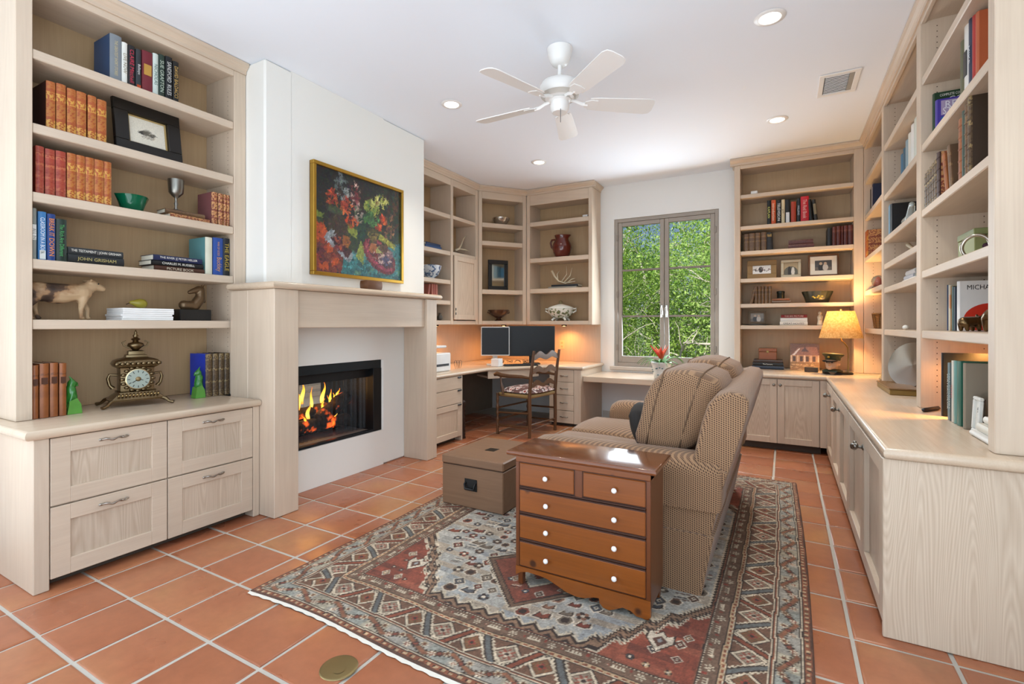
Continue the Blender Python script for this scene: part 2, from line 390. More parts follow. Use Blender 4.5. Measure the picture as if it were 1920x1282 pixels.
# ------------------------------------------------------------------ cabinetry
class Frm:
    def __init__(s, x, y, deg): s.x, s.y, s.a = x, y, math.radians(deg)
    def w(s, x, y, z=0): return (s.x + x * math.cos(s.a) - y * math.sin(s.a), s.y + x * math.sin(s.a) + y * math.cos(s.a), z)
FL = Frm(-3.36, .935, 90); FR = Frm(.69, 6.02, -90); FBR = Frm(-.497, 6.02, 0); FBL = Frm(-3.12, 6.02, 0)
FDG = Frm(-3.55, 5.464, math.degrees(math.atan2(.556, .43))); FLR = Frm(-3.55, 3.863, 90)
HOLE = plain('4a3a2a', .9)
def upper(name, label, F, width, depth, zb, stiles, bays, hz, bottom=False, ends=(0, 0), holes=(), c0=None):
    t = thing(name, label, 'bookcase', F.w(0, 0, zb), F.a)
    z = lambda a: a - zb
    for (a, b) in stiles: bx('side_panel', OAK[2], t, a, b, 0, depth, 0, z(CE - .075), b=.003)
    a, b = stiles[0][0], stiles[-1][1]
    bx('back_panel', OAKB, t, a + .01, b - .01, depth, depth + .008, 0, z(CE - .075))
    for i, (a, b, tops, th) in enumerate(bays):
        for zt in tops: bx('shelf', OAK[0], t, a + .0005, b - .0005, .006, depth - .001, z(zt - th), z(zt), b=.004)
        bx('header', OAK[0], t, a + .0005, b - .0005, .002, .024, z(hz), z(CE - .075), b=.002)
        bx('top_panel', OAK[0], t, a + .0005, b - .0005, .025, depth - .001, z(hz + .012), z(hz + .03))
        if bottom: bx('bottom_panel', OAK[0], t, a + .0005, b - .0005, .001, depth - .001, 0, .05, b=.003)
    x0, x1 = stiles[0][0] - ends[0] * .042, stiles[-1][1] + ends[1] * .042
    if c0 is not None: x0 = c0
    prof = [(.02, z(CE - .075)), (-.008, z(CE - .075)), (-.008, z(CE - .052)), (-.018, z(CE - .045)), (-.030, z(CE - .030)), (-.040, z(CE - .024)), (-.042, z(CE - .004)), (.02, z(CE - .004))]
    cr = MB().prism(prof, 0, x0, x1)
    for e, xx, sg in ((ends[0], stiles[0][0], -1), (ends[1], stiles[-1][1], 1)):
        if e: cr.prism([(xx - sg * .02 if p[0] > 0 else xx - sg * p[0], p[1]) for p in prof], 1, .0, depth)
    cr.build('crown', OAK[0], t)
    if holes:
        h = MB()
        for (x, nx, zs0, zs1) in holes:
            for yy in (.075, depth - .075):
                k = zs0
                while k < zs1:
                    h.add([(x + nx * .0006, yy + .0032 * math.cos(q), z(k) + .0032 * math.sin(q)) for q in (0, 1.05, 2.1, 3.15, 4.2, 5.25)], [(0, 1, 2, 3, 4, 5)]); k += .032
        h.build('pin_holes', HOLE, t)['kind'] = 'stuff'
    return t
upper('built_in_bookcase', 'tall limed oak bookcase left of the fireplace', FL, 1.2, .34, .763, [(0, .065), (1.115, 1.199)],
      [(.065, 1.115, [2.665, 2.285, 1.932, 1.588, 1.276], .05)], 2.985, ends=(1, 0), holes=[(1.115, -1, 1.0, 2.9)])
upper('corner_bookcase', 'long limed oak bookcase along the right wall in three bays', FR, 3.52, .352, .763, [(-.335, .02), (1.04, 1.12), (2.26, 2.36), (3.45, 3.52)],
      [(.02, 1.04, [2.69, 2.33, 1.915, 1.585, 1.212], .045), (1.12, 2.26, [2.685, 2.286, 1.946, 1.735, 1.545, 1.212], .045), (2.36, 3.45, [2.686, 2.297, 1.917, 1.562, 1.216], .045)], 3.0, ends=(0, 1), c0=.022,
      holes=[(.02, 1, .86, 3.0), (1.12, 1, .86, 3.0), (2.36, 1, .86, 3.0)])
upper('window_bookcase', 'limed oak bookcase between window and corner, seven tiers above double doors', FBR, 1.187, .335, .763, [(0, .06), (1.106, 1.185)],
      [(.06, 1.106, [2.695, 2.345, 2.066, 1.76, 1.48, 1.242], .042)], 2.985, ends=(1, 0))
upper('hutch_bookcase', 'wall-hung oak shelf unit above desk, nearest the window', FBL, .95, .335, 1.25, [(0, .05), (.90, .95)], [(.05, .90, [2.655, 2.158, 1.738], .06)], 2.885, True, (0, 1))
upper('diagonal_bookcase', 'narrow diagonal oak shelf unit across the corner above the monitors', FDG, .703, .29, 1.25, [(0.003, .053), (.645, .70)], [(.053, .645, [2.612, 2.37, 1.72], .06)], 2.93, True)
lr = upper('hutch_cabinet', 'oak wall unit beside the chimney with open shelves and one door', FLR, 1.6, .32, 1.25, [(.002, .03), (.99, 1.037), (1.536, 1.598)],
      [(.03, .99, [2.585, 2.14, 1.79, 1.54], .05), (1.037, 1.536, [2.59, 2.145], .045)], 2.945, True)
def pull(parent, x, y, z, L=.11):
    m = MB(); p = []; r = []
    for i in range(13):
        u = i / 12; p.append((x - L / 2 + L * u, y - .022 * math.sin(PI * u) ** .5 - .002, z + .004 * math.sin(u * 4 * PI))); r.append(.0028 + .0034 * abs(math.sin(u * 3.5 * PI)))
    m.tube(p, r, 8)
    for s in (-1, 1): m.ball((x + s * L / 2, y - .003, z), (.012, .005, .007), 8); m.ball((x + s * L * .3, y - .018, z + .004), (.012, .005, .004), 8)
    return m.build('handle', plain('a39c92', .28, 1.0), parent, 60)
def knob(parent, x, y, z, kind='round', mat=None):
    m = MB()
    if kind == 'round':
        m.lathe([(.006, 0), (.005, .01), (.011, .016), (.014, .021), (.012, .027), (.004, .029)], 14, M=T(x, y, z, rx=PI / 2))
    else:   # knotted bow knob
        m.lathe([(.016, 0), (.016, .004), (.008, .008), (.008, .026)], 10, M=T(x, y, z, rx=PI / 2))
        for s in (-1, 1): m.ball((x + s * .018, y - .036, z + .006 * s), (.020, .015, .016), 8)
        m.ball((x, y - .042, z), (.010, .014, .018), 8)
        for s in (-1, 1): m.ball((x + s * .026, y - .032, z + .016), (.012, .009, .008), 8)
    return m.build('knob', mat or PEWTER, parent, 60)
def shaker(parent, name, x0, x1, z0, z1, fw=.06, th=.02, flat=False, rec=.012):
    g = .0018; x0 += g; x1 -= g; z0 += g; z1 -= g
    if flat: return bx(name, OAK[0], parent, x0, x1, -th, -.001, z0, z1, b=.002)
    d = MB()
    d.box(x0, x0 + fw, -th, -.001, z0, z1, .002); d.box(x1 - fw, x1, -th, -.001, z0, z1, .002)
    d.box(x0 + fw, x1 - fw, -th, -.001, z1 - fw, z1, .002); d.box(x0 + fw, x1 - fw, -th, -.001, z0, z0 + fw, .002)
    o = d.build(name, OAK[0] if name == 'drawer' else OAK[2], parent)
    bx('panel', OAKP, o, x0 + fw, x1 - fw, -th + rec, -.001, z0 + fw, z1 - fw, b=0)
    return o
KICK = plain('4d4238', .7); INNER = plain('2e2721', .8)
# door of the wall unit
d = shaker(lr, 'door', 1.04, 1.533, 1.31 - 1.25, 2.10 - 1.25)
for kz in (.12, .175): MB().box(1.053, 1.062, -.034, -.02, kz, kz + .03, .003).build('handle', PEWTER, d)
# left base with four file drawers
lb = thing('drawer_cabinet', 'limed oak base cabinet with four panelled drawers', 'cabinet', (-3.04, .90, 0), PI / 2)
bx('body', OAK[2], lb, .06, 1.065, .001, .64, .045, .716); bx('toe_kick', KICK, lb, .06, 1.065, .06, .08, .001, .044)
bx('end_panel', OAK[2], lb, 0, .058, -.02, .82, .001, .716, b=.003); bx('stile', OAK[2], lb, 1.068, 1.11, -.02, .3, .001, .716)
for a, b in ((.06, .562), (.564, 1.066)):
    for c, e in ((.047, .387), (.391, .714)): pull(shaker(lb, 'drawer', a, b, c, e, fw=.075), (a + b) / 2, -.021, e - .045)
def slab(poly, z0, z1, r=.02):
    """worktop with a rounded nose: stacked offsets of a polygon"""
    if sum(poly[i - 1][0] * poly[i][1] - poly[i][0] * poly[i - 1][1] for i in range(len(poly))) < 0: poly = poly[::-1]
    def inset(d):
        n = len(poly); out = []
        for i in range(n):
            p0, p1, p2 = Vector(poly[i - 1]), Vector(poly[i]), Vector(poly[(i + 1) % n])
            e1 = (p1 - p0).normalized(); e2 = (p2 - p1).normalized(); n1 = Vector((-e1.y, e1.x)); n2 = Vector((-e2.y, e2.x))
            k = (n1 + n2); k = k / max(.2, k.dot(n1)); out.append(p1 + k * d)
        return out
    m = MB(); v = []; f = []; n = len(poly); h = (z1 - z0) / 2
    L = [(r * (1 - math.cos(math.asin(min(1, abs(t))))), z0 + h + h * t) for t in (-1, -.9, -.6, -.2, .2, .6, .9, 1)]
    for d, z in L:
        for p in inset(d): v.append((p.x, p.y, z))
    for i in range(len(L) - 1):
        for k in range(n): f.append((i * n + k, i * n + (k + 1) % n, (i + 1) * n + (k + 1) % n, (i + 1) * n + k))
    f.append(tuple(range(n))[::-1]); f.append(tuple(range((len(L) - 1) * n, len(L) * n)))
    return m.add(v, f)
def top(name, label, poly, z0, z1, mat):
    cx = sum(p[0] for p in poly) / len(poly); cy = sum(p[1] for p in poly) / len(poly)
    return tag(slab([(p[0] - cx, p[1] - cy) for p in poly], 0, z1 - z0).build(name, mat, None, 50, loc=(cx, cy, z0)), label, 'worktop')
top('worktop', 'limed oak worktop under the left bookcase', [(-2.995, .865), (-2.995, 2.011), (-3.87, 2.011), (-3.87, .865)], .717, .762, OAKC[1])
# fireplace surround
sr = thing('fireplace_surround', 'limed oak mantelpiece around the fireplace', 'mantelpiece', (-2.87, 2.86, 0))
def sw_(n, m, *a, b=.004): return MB().box(*a, b).build(n, m, sr, world=True)
sw_('pillar', OAK[2], -3.149, -2.87, 2.0135, 2.195, 0, 1.484); sw_('side_panel', OAK[2], -3.345, -3.149, 2.0135, 2.134, .0, 1.484)
sw_('pillar', OAK[2], -3.149, -2.87, 3.555, 3.70, 0, 1.484)
sw_('beam', OAK[1], -3.149, -2.895, 2.196, 3.554, 1.228, 1.484)
ms = slab([(-2.835, 1.985), (-2.835, 3.74), (-3.149, 3.74), (-3.149, 2.1355), (-3.345, 2.1355), (-3.345, 1.985)], 1.485, 1.53); ms.build('mantel_shelf', OAKC[1], sr, 50, world=True)
# right and back base cabinets
rb = thing('base_cabinet', 'long limed oak base cabinet with a row of doors along right wall', 'cabinet', (.37, 5.50, 0), -PI / 2)
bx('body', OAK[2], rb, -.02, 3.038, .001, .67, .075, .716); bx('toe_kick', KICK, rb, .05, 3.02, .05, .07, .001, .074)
bx('end_panel', OAKP, rb, 3.04, 3.062, -.028, .678, .001, .716, b=.003)
for a, b, k in ((.02, .62, .45), (.64, 1.21, None), (1.21, 1.80, 1.255), (1.82, 2.44, None), (2.44, 3.036, 2.49)):
    d = shaker(rb, 'door', a, b, .05, .712, fw=.07, th=.027, rec=.022)
    if k: knob(d, k, -.027, .635, 'bow')
bb = thing('double_door_cabinet', 'limed oak base cabinet with two doors under the window bookcase', 'cabinet', (-.497, 5.54, 0))
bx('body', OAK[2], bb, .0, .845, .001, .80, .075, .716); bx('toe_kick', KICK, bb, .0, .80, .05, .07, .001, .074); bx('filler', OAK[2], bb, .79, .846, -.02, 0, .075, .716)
for a, b, k in ((.07, .427, .40), (.43, .785, .455)): knob(shaker(bb, 'door', a, b, .075, .712), k, -.021, .655)
top('worktop', 'long L-shaped limed oak worktop beneath lamp and right bookcase', [(-.52, 5.50), (.34, 5.50), (.34, 2.41), (1.049, 2.41), (1.049, 6.359), (-.52, 6.359)][::1], .717, .762, OAKC[1])
# desk
dk = thing('desk_pedestal', 'oak desk pedestal with two drawers over a door, beside chimney', 'cabinet', (-3.08, 3.863, 0), PI / 2)
bx('body', OAK[2], dk, .002, .507, .001, .78, .05, .699); bx('toe_kick', KICK, dk, .01, .5, .06, .08, .001, .049)
for c, e, fl in ((.562, .697, True), (.408, .560, True), (.05, .405, False)):
    q = shaker(dk, 'drawer', .002, .507, c, e, flat=fl); MB().box(.44, .50, -.034, -.02, e - .022, e - .006, .003).build('handle', STEEL, q)
bx('side_panel', OAK[2], dk, .508, .53, -.02, .78, .001, .699)
pd = thing('desk_pedestal', 'oak desk pedestal with four shallow drawers, next to window seat', 'cabinet', (-2.574, 5.60, 0))
bx('body', OAK[2], pd, .0, .39, .001, .75, .04, .699); bx('toe_kick', KICK, pd, .0, .39, .05, .07, .001, .039); bx('end_panel', OAK[2], pd, .392, .42, -.02, .755, .001, .699); bx('stile', OAK[2], pd, .33, .391, -.02, 0, .04, .699)
for c, e in ((.545, .697), (.387, .543), (.196, .385), (.04, .194)): pull(shaker(pd, 'drawer', .0, .328, c, e, flat=True), .2, -.021, (c + e) / 2, .09)
dtop = top('worktop', 'oak desk top wrapping the corner under the monitors', [(-3.05, 3.87), (-3.05, 4.89), (-2.57, 5.565), (-2.125, 5.565), (-2.125, 6.359), (-3.878, 6.359), (-3.878, 3.87)][::-1], .70, .742, OAKC[0])
dv = Vector((-2.57 + 3.05, 5.565 - 4.89)); an = math.atan2(dv.y, dv.x)
kd = MB().box(.04, .68, .051, .45, .0, .02, .0015).build('drawer', OAK[0], dtop); kd.location = Vector((-3.05, 4.89, .61)) - dtop.location; kd.rotation_euler.z = an
bx('drawer_front', OAK[0], kd, .02, .70, .03, .05, .0, .088)
for n, a in (('trim_2', (LX + .001, LX + .012, 3.865, 6.34, .743, 1.249)), ('trim_3', (LX + .02, -2.17, BY - .012, BY - .001, .743, 1.249))): struct(wbx(n, OAK[2], None, *a, 0))
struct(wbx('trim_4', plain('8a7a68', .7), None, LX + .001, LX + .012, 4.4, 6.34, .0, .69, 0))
tag(wbx('low_bench', OAKC[0], None, -2.152, -.499, 5.64, 6.358, .556, .624, .006), 'pale oak shelf bridging desk and cabinet under the window', 'bench')
# ================================================================== CEILING
fan = thing('ceiling_fan', 'white five-blade ceiling fan hanging from the ceiling', 'ceiling fan', (-1.32, 3.03, 2.74))
MB().lathe([(.03, .245), (.05, .25), (.065, .275), (.075, .30), (.08, .325), (.083, .345), (.086, .357), (.02, .358)], 24).build('canopy', WHITE, fan, 50)
MB().tube([(0, 0, .15), (0, 0, .26)], .014, 12).build('downrod', WHITE, fan, 60)
mo = MB().lathe([(.05, .018), (.10, .022), (.13, .05), (.135, .07), (.135, .10), (.12, .125), (.08, .14), (.03, .146), (.022, .17), (.015, .17)], 32).build('motor', WHITE, fan, 40)
vs = MB()
for i in range(24):
    a = 2 * PI * i / 24; vs.box(.098, .124, -.005, .005, .028, .034, 0, M=Matrix.Rotation(a, 4, 'Z') @ Matrix.Translation((0, 0, .004)) @ Matrix.Rotation(-.75, 4, 'Y') @ Matrix.Translation((.005, 0, .055)))
MB().lathe([(.10, .0205), (.125, .041), (.128, .043), (.1, .03)], 32, cap=False).build('grille', plain('c4bfb6', .6), mo, 60)
vs.build('vent_slots', plain('5b5148', .7), mo)
sh = MB().lathe([(.02, -.075), (.05, -.072), (.062, -.05), (.065, -.02), (.06, .0), (.075, .012), (.06, .02)], 28).build('switch_housing', WHITE, fan, 40)
MB().tube([(.03, -.055, -.07), (.03, -.056, -.16)], .0022, 6).build('pull_chain', STEEL, sh)
for i in range(5):
    a = math.radians(35 + 72 * i)
    R_ = Matrix.Rotation(a, 4, 'Z')
    arm = MB(); arm.tube([(.07, 0, .02), (.11, 0, .012), (.15, 0, -.004), (.19, 0, -.006)], [.014, .011, .012, .012], 8, M=R_, sq=.5)
    arm.prism([(.17, -.028), (.21, -.045), (.255, -.04), (.262, 0), (.255, .04), (.21, .045), (.17, .028)], 2, -.010, -.005, M=R_ @ Matrix.Rotation(math.radians(-13), 4, 'X')); arm.build('blade_arm', WHITE, fan, 40)
    bl = [(.20, -.055), (.26, -.062), (.60, -.076), (.635, -.064), (.645, -.035), (.648, .035), (.635, .064), (.60, .076), (.26, .062), (.20, .055)]
    MB().prism(bl, 2, -.0045, .0015, M=R_ @ Matrix.Rotation(math.radians(-13), 4, 'X')).build('blade', WHITE, fan)
LAMPE = plain('fff6ea', .5, emit=7.0)
for i, (x, y) in enumerate(((-2.445, 3.35), (-2.447, 5.03), (-.08, 3.335), (-.063, 5.028))):
    t = thing('recessed_light', ['round recessed ceiling light near the fireplace, left of the fan', 'round recessed ceiling light above the desk corner', 'round recessed ceiling light right of fan, nearest the camera', 'round recessed ceiling light in front of the window bookcase'][i], 'ceiling light', (x, y, CE - .001), group='recessed ceiling lights')
    MB().lathe([(.058, -.004), (.062, -.008), (.085, -.005), (.088, -.001), (.058, -.0005)], 28, cap=False).build('trim_ring', WHITE, t, 50)
    MB().lathe([(.0, -.0035), (.057, -.0035), (.057, -.001)], 28).build('lens', LAMPE, t)
    l = bpy.data.lights.new('recessed_lamp', 'SPOT'); l.energy = 62; l.spot_size = 2.0; l.spot_blend = 1.0; l.shadow_soft_size = .06; l.color = (1, .95, .87)
    lo = bpy.data.objects.new('recessed_lamp', l); COL.objects.link(lo); lo.location = (x, y, CE - .03)
vt = thing('ceiling_vent', 'white rectangular air vent with louvres in the ceiling', 'vent', (.355, 4.5, CE - .001))
m = MB()
for a in ((-.13, .13, -.20, -.16), (-.13, .13, .16, .20), (-.13, -.095, -.16, .16), (.095, .13, -.16, .16)): m.box(*a, -.008, 0, .003)
m.build('frame', WHITE, vt); bx('duct', plain('3a3733', .9), vt, -.095, .095, -.16, .16, -.002, -.0005, b=0)
for i in range(12): MB().box(-.09 + 0, .06, -.004, .004, -.0065, -.001, 0, M=Matrix.Translation((0, -.145 + i * .0265, 0)) @ Matrix.Rotation(.5, 4, 'X')).build('louvre', WHITE, vt)
bx('damper', plain('9a978f', .6), vt, .062, .094, -.155, .155, -.005, -.0022, b=0)
# ================================================================== painted surfaces: colour laid down point by point
class Cv:
    def __init__(s, w, h, px, base, seed=1):
        s.w, s.h = w, h; s.nx, s.ny = int(w / px) + 1, int(h / px) + 1
        s.X, s.Y = np.meshgrid(np.linspace(0, w, s.nx), np.linspace(0, h, s.ny)); s.c = np.zeros((s.ny, s.nx, 3)); s.c[:] = C(base)[:3]; s.r = np.random.default_rng(seed)
    def fill(s, m, h, k=1.0): s.c[m] = s.c[m] * (1 - k) + np.array(C(h)[:3]) * k
    def win(s, x0, x1, y0, y1):
        f = lambda v, L, n: int(min(max(v / L * (n - 1), 0), n))
        return slice(f(y0, s.h, s.ny), f(y1, s.h, s.ny) + 2), slice(f(x0, s.w, s.nx), f(x1, s.w, s.nx) + 2)
    def put(s, w, m, h, k=1.0):
        c = s.c[w]; c[m] = c[m] * (1 - k) + (np.array(C(h)[:3]) if isinstance(h, str) else h) * k
    def ell(s, x, y, a, b, h, rot=0, k=1.0):
        r = max(a, b); w = s.win(x - r, x + r, y - r, y + r)
        d, e = s.X[w] - x, s.Y[w] - y; u = d * math.cos(rot) + e * math.sin(rot); v = -d * math.sin(rot) + e * math.cos(rot)
        s.put(w, (u / a) ** 2 + (v / b) ** 2 < 1, h, k)
    def poly(s, pts, h, k=1.0):
        w = s.win(min(p[0] for p in pts), max(p[0] for p in pts), min(p[1] for p in pts), max(p[1] for p in pts))
        X, Y = s.X[w], s.Y[w]; ins = np.zeros(X.shape, bool); n = len(pts)
        for i in range(n):
            x0, y0 = pts[i - 1]; x1, y1 = pts[i]
            if y0 == y1: continue
            ins ^= ((Y > min(y0, y1)) & (Y <= max(y0, y1)) & (X < x0 + (Y - y0) * (x1 - x0) / (y1 - y0)))
        s.put(w, ins, h, k)
    def brush(s, n, a, b, jit, k=.8):
        """re-lay the colours as short brush strokes"""
        for _ in range(n):
            i, j = int(s.r.integers(s.ny)), int(s.r.integers(s.nx)); c = np.clip(s.c[i, j] * (1 + s.r.normal(0, jit)) + s.r.normal(0, jit * .02, 3), 0, 1)
            s.ell(s.X[i, j], s.Y[i, j], a * s.r.uniform(.6, 1.5), b * s.r.uniform(.6, 1.4), c, s.r.uniform(0, 3.14), k)
    def dabs(s, n, x, y, rx, ry, cols, a=.02, b=.008, k=.9, rot=None):
        for _ in range(n):
            t = s.r.uniform(0, 6.28); q = math.sqrt(s.r.uniform(0, 1)); rr = s.r.uniform(0, 3.14) if rot is None else rot + s.r.normal(0, .4)
            s.ell(x + rx * q * math.cos(t), y + ry * q * math.sin(t), a * s.r.uniform(.6, 1.3), b * s.r.uniform(.6, 1.4), cols[s.r.integers(len(cols))], rr, k)
    def noise(s, amt, cell=1):
        z = s.r.normal(0, amt, (s.ny // cell + 2, s.nx // cell + 2)); z = np.kron(z, np.ones((cell, cell)))[:s.ny, :s.nx]; s.c *= np.clip(1 + z, .3, 1.8)[..., None]
    def mesh(s, name, pos=None):
        """flat in local x,z facing -y, or pos(X,Y)->verts"""
        nx, ny = s.nx, s.ny
        v = np.stack([s.X - s.w / 2, np.zeros_like(s.X), s.Y], -1) if pos is None else pos(s.X, s.Y)
        me = bpy.data.meshes.new(name); i = np.arange(nx * ny).reshape(ny, nx)
        f = np.stack([i[:-1, :-1], i[:-1, 1:], i[1:, 1:], i[1:, :-1]], -1).reshape(-1, 4)
        me.vertices.add(nx * ny); me.vertices.foreach_set('co', v.reshape(-1).astype(np.float32))
        me.loops.add(f.size); me.loops.foreach_set('vertex_index', f.reshape(-1).astype(np.int32))
        me.polygons.add(len(f)); me.polygons.foreach_set('loop_start', np.arange(0, f.size, 4, dtype=np.int32))
        me.update(calc_edges=True)
        at = me.color_attributes.new('Col', 'FLOAT_COLOR', 'POINT')
        at.data.foreach_set('color', np.concatenate([np.clip(s.c, 0, 1), np.ones((ny, nx, 1))], -1).reshape(-1).astype(np.float32))
        return me
def colmat(name, rough, bump=0.0, sc=300):
    m, nd, lk, p = nmat(name); a = N(nd, 'VertexColor', layer_name='Col'); lk.new(a.outputs[0], p.inputs['Base Color']); p.inputs['Roughness'].default_value = rough
    if bump:
        tc = N(nd, 'TexCoord'); no = N(nd, 'TexNoise', Scale=float(sc), Detail=2.0); bp = N(nd, 'Bump', Strength=bump, Distance=.003); lk.new(tc.outputs['Object'], no.inputs['Vector']); lk.new(no.outputs[0], bp.inputs['Height']); lk.new(bp.outputs[0], p.inputs['Normal'])
    return m
OILM = colmat('oil_paint', .5, .3, 90); PRINTM = colmat('print', .35); WOOLM = colmat('rug_wool', .95, .5, 400)
# framed still life over the mantel
pt = thing('framed_painting', 'gold-framed still life painting above the mantel', 'painting', (-3.149, 3.0, 1.63), PI / 2)
fw, fh = 1.0, .868
for a in ((-.5, .5, 0, .028), (-.5, .5, fh - .028, fh), (-.5, -.472, .028, fh - .028), (.472, .5, .028, fh - .028)): MB().box(a[0], a[1], -.05, -.006, a[2], a[3], .003).build('frame', GOLD, pt)
bx('stretcher', plain('4a2018', .6), pt, -.498, .498, -.004, -.0005, .002, fh - .002, b=0)
cv = Cv(.944, .812, .0045, '20261c', 3); w, h = .944, .812
cv.fill(cv.Y < .42, '3a4a30'); cv.dabs(90, .3, .68, .35, .2, ['171a16', '2b2a20', '3a2418', '14201c'], .08, .03)
cv.dabs(60, .8, .6, .18, .25, ['24382a', '3c2c1c', '2b4034', '5a3a20'], .06, .02, rot=1.3)
cv.poly([(0, .42), (.3, .40), (.45, .3), (.45, .36), (0, .47)], '8a9a3e'); cv.poly([(.25, .43), (.44, .37), (.43, .30), (.28, .36)], '9aa548')
cv.poly([(0, .38), (.16, .36), (.26, .2), (.28, 0), (0, 0)], '8d4434'); cv.poly([(0, .38), (.15, .37), (.1, .25), (0, .22)], 'c95a22'); cv.dabs(30, .12, .15, .12, .12, ['a0402c', '7a3a34', 'd2622a', '6a3038'], .04, .02)
cv.poly([(.25, 0), (.944, 0), (.944, .34), (.7, .26), (.5, .2), (.28, .18)], '3f7f82'); cv.dabs(120, .66, .1, .32, .13, ['4a9296', '3a7076', '5aa0a0', '2f6468', '6a9a80'], .05, .015, rot=.1)
cv.poly([(.66, .34), (.86, .27), (.88, .31), (.68, .39)], 'a8a848'); cv.poly([(.4, .16), (.46, .3), (.5, .22), (.48, .1)], '9aa550')
cv.ell(.2, .42, .13, .13, '2e2a20'); cv.ell(.22, .38, .11, .09, '4a3a28'); cv.ell(.2, .5, .1, .03, '4c5a3c')     # dark pot
cv.poly([(.08, .27), (.15, .35), (.38, .17), (.34, .10), (.3, .11)], 'aab0b4'); cv.poly([(.14, .27), (.19, .335), (.36, .19), (.31, .13)], '5a2a30'); cv.dabs(40, .24, .24, .07, .06, ['6a2434', '82303a', '3a1420', 'b05a40'], .018, .014)
cv.ell(.3, .27, .04, .045, 'a86a30')
cv.poly([(.42, .3), (.5, .3), (.53, .52), (.46, .54), (.42, .42)], '234a38')                                     # vase
cv.ell(.68, .19, .215, .125, '7c2c38', -.5); cv.ell(.68, .2, .195, .105, 'a04858', -.5); cv.ell(.7, .2, .165, .085, '5a3a48', -.45)
for (x, y, r_, c_) in ((.6, .25, .05, 'b07048'), (.68, .24, .045, 'b4b870'), (.62, .19, .04, '8a3a3c'), (.7, .17, .045, 'c4a8a0'), (.76, .16, .05, '5a5a78'), (.8, .22, .045, '8a7078'), (.73, .27, .05, '6a4a3a')): cv.ell(x, y, r_, r_ * .9, c_)
cv.dabs(40, .7, .2, .14, .07, ['d0b0a8', '6a3a40', '9a5a58', '48404c'], .015, .006)
cv.ell(.6, .36, .045, .06, '6a5a34'); cv.dabs(20, .6, .36, .05, .07, ['8a7a40', '4a4a2a'], .02, .01)
for (x, y) in ((.16, .6), (.3, .56), (.36, .44), (.66, .45), (.72, .52)): cv.dabs(34, x, y, .065 if x < .4 else .04, .06 if x < .4 else .035, ['d2602a', 'b8401e', 'e07a40', '8a2c1a'], .018, .008)
cv.dabs(70, .58, .60, .09, .06, ['b8bc5c', '8aa048', 'd0d080', '5a8044'], .02, .007, rot=1.2); cv.dabs(50, .7, .68, .08, .05, ['c8c868', '9aa850', 'dcd890'], .018, .006, rot=1.3); cv.dabs(60, .58, .5, .09, .05, ['3a6a3c', '2a5234', '5a8a50'], .025, .008, rot=1.3)
cv.dabs(60, .26, .7, .07, .1, ['8a9698', 'b0b4b0', '5a6a66', '74807a'], .02, .006, rot=2.2); cv.dabs(60, .4, .66, .05, .12, ['7a2c34', '9a4a4c', 'd0b0a4', '4a2024'], .016, .009); cv.dabs(30, .42, .5, .06, .08, ['d8c8b0', '6a7a5a', 'a89a90'], .012, .006); cv.dabs(25, .8, .45, .06, .12, ['7a4a34', '5a5a3a', '9a6a50'], .03, .006, rot=1.2)
cv.c = np.clip(cv.c, 0, 1) ** 1.12 * .58; cv.brush(3200, .016, .005, .28); cv.brush(2500, .009, .0035, .35); cv.noise(.06)
cp = mesh_obj('canvas', cv.mesh('canvas'), OILM, pt); cp.location = (0, -.034, .028)
# ================================================================== FIREPLACE INSIDE
ins = thing('fireplace_insert', 'black metal fireplace insert with pleated mesh curtains', 'fireplace', (-3.15, 2.82, FZ0))
def fb(n, m, *a, b=.002, par=None): return MB().box(*a, b).build(n, m, par or ins, world=True)
STV = plain('1a1c1e', .45, .4); STV2 = plain('2a3136', .35, .6)
fb('hood', STV2, -3.20, -3.165, FY0 + .002, FY1 - .002, .865, .938); fb('valance', STV, -3.235, -3.215, FY0 + .002, FY1 - .002, .79, .865)
fb('side_frame', STV, -3.84, -3.16, FY1 - .10, FY1 - .002, FZ0 + .001, .865); fb('side_frame', STV, -3.84, -3.16, FY0 + .002, FY0 + .06, FZ0 + .001, .865)
fb('sill', STV2, -3.20, -3.16, FY0 + .06, FY1 - .10, FZ0 + .001, FZ0 + .02); fb('hearth', plain('6a6e70', .8), -3.84, -3.2, FY0 + .06, FY1 - .10, FZ0 + .001, FZ0 + .014)
fb('roof', STV, -3.84, -3.2, FY0 + .06, FY1 - .1, .866, .885); fb('back_lintel', STV, -3.84, -3.80, FY0 + .06, FY1 - .1, .80, .865); fb('back_sill', STV, -3.84, -3.80, FY0 + .06, FY1 - .1, FZ0 + .014, .42)
def meshmat():
    m, nd, lk, p = nmat('chain_mesh'); tc = N(nd, 'TexCoord'); ck = N(nd, 'TexChecker', Scale=420.0); lk.new(tc.outputs['Object'], ck.inputs['Vector'])
    ck.inputs[1].default_value = (.66, .66, .66, 1); ck.inputs[2].default_value = (.40, .40, .40, 1)
    tr = N(nd, 'BsdfTransparent'); mx = N(nd, 'MixShader'); p.inputs['Base Color'].default_value = C('363c40'); p.inputs['Metallic'].default_value = .3; p.inputs['Roughness'].default_value = .45
    lk.new(ck.outputs[0], mx.inputs[0]); lk.new(tr.outputs[0], mx.inputs[2]); lk.new(p.outputs[0], mx.inputs[1]); lk.new(mx.outputs[0], nd['Material Output'].inputs['Surface']); return m
CHAIN = meshmat()
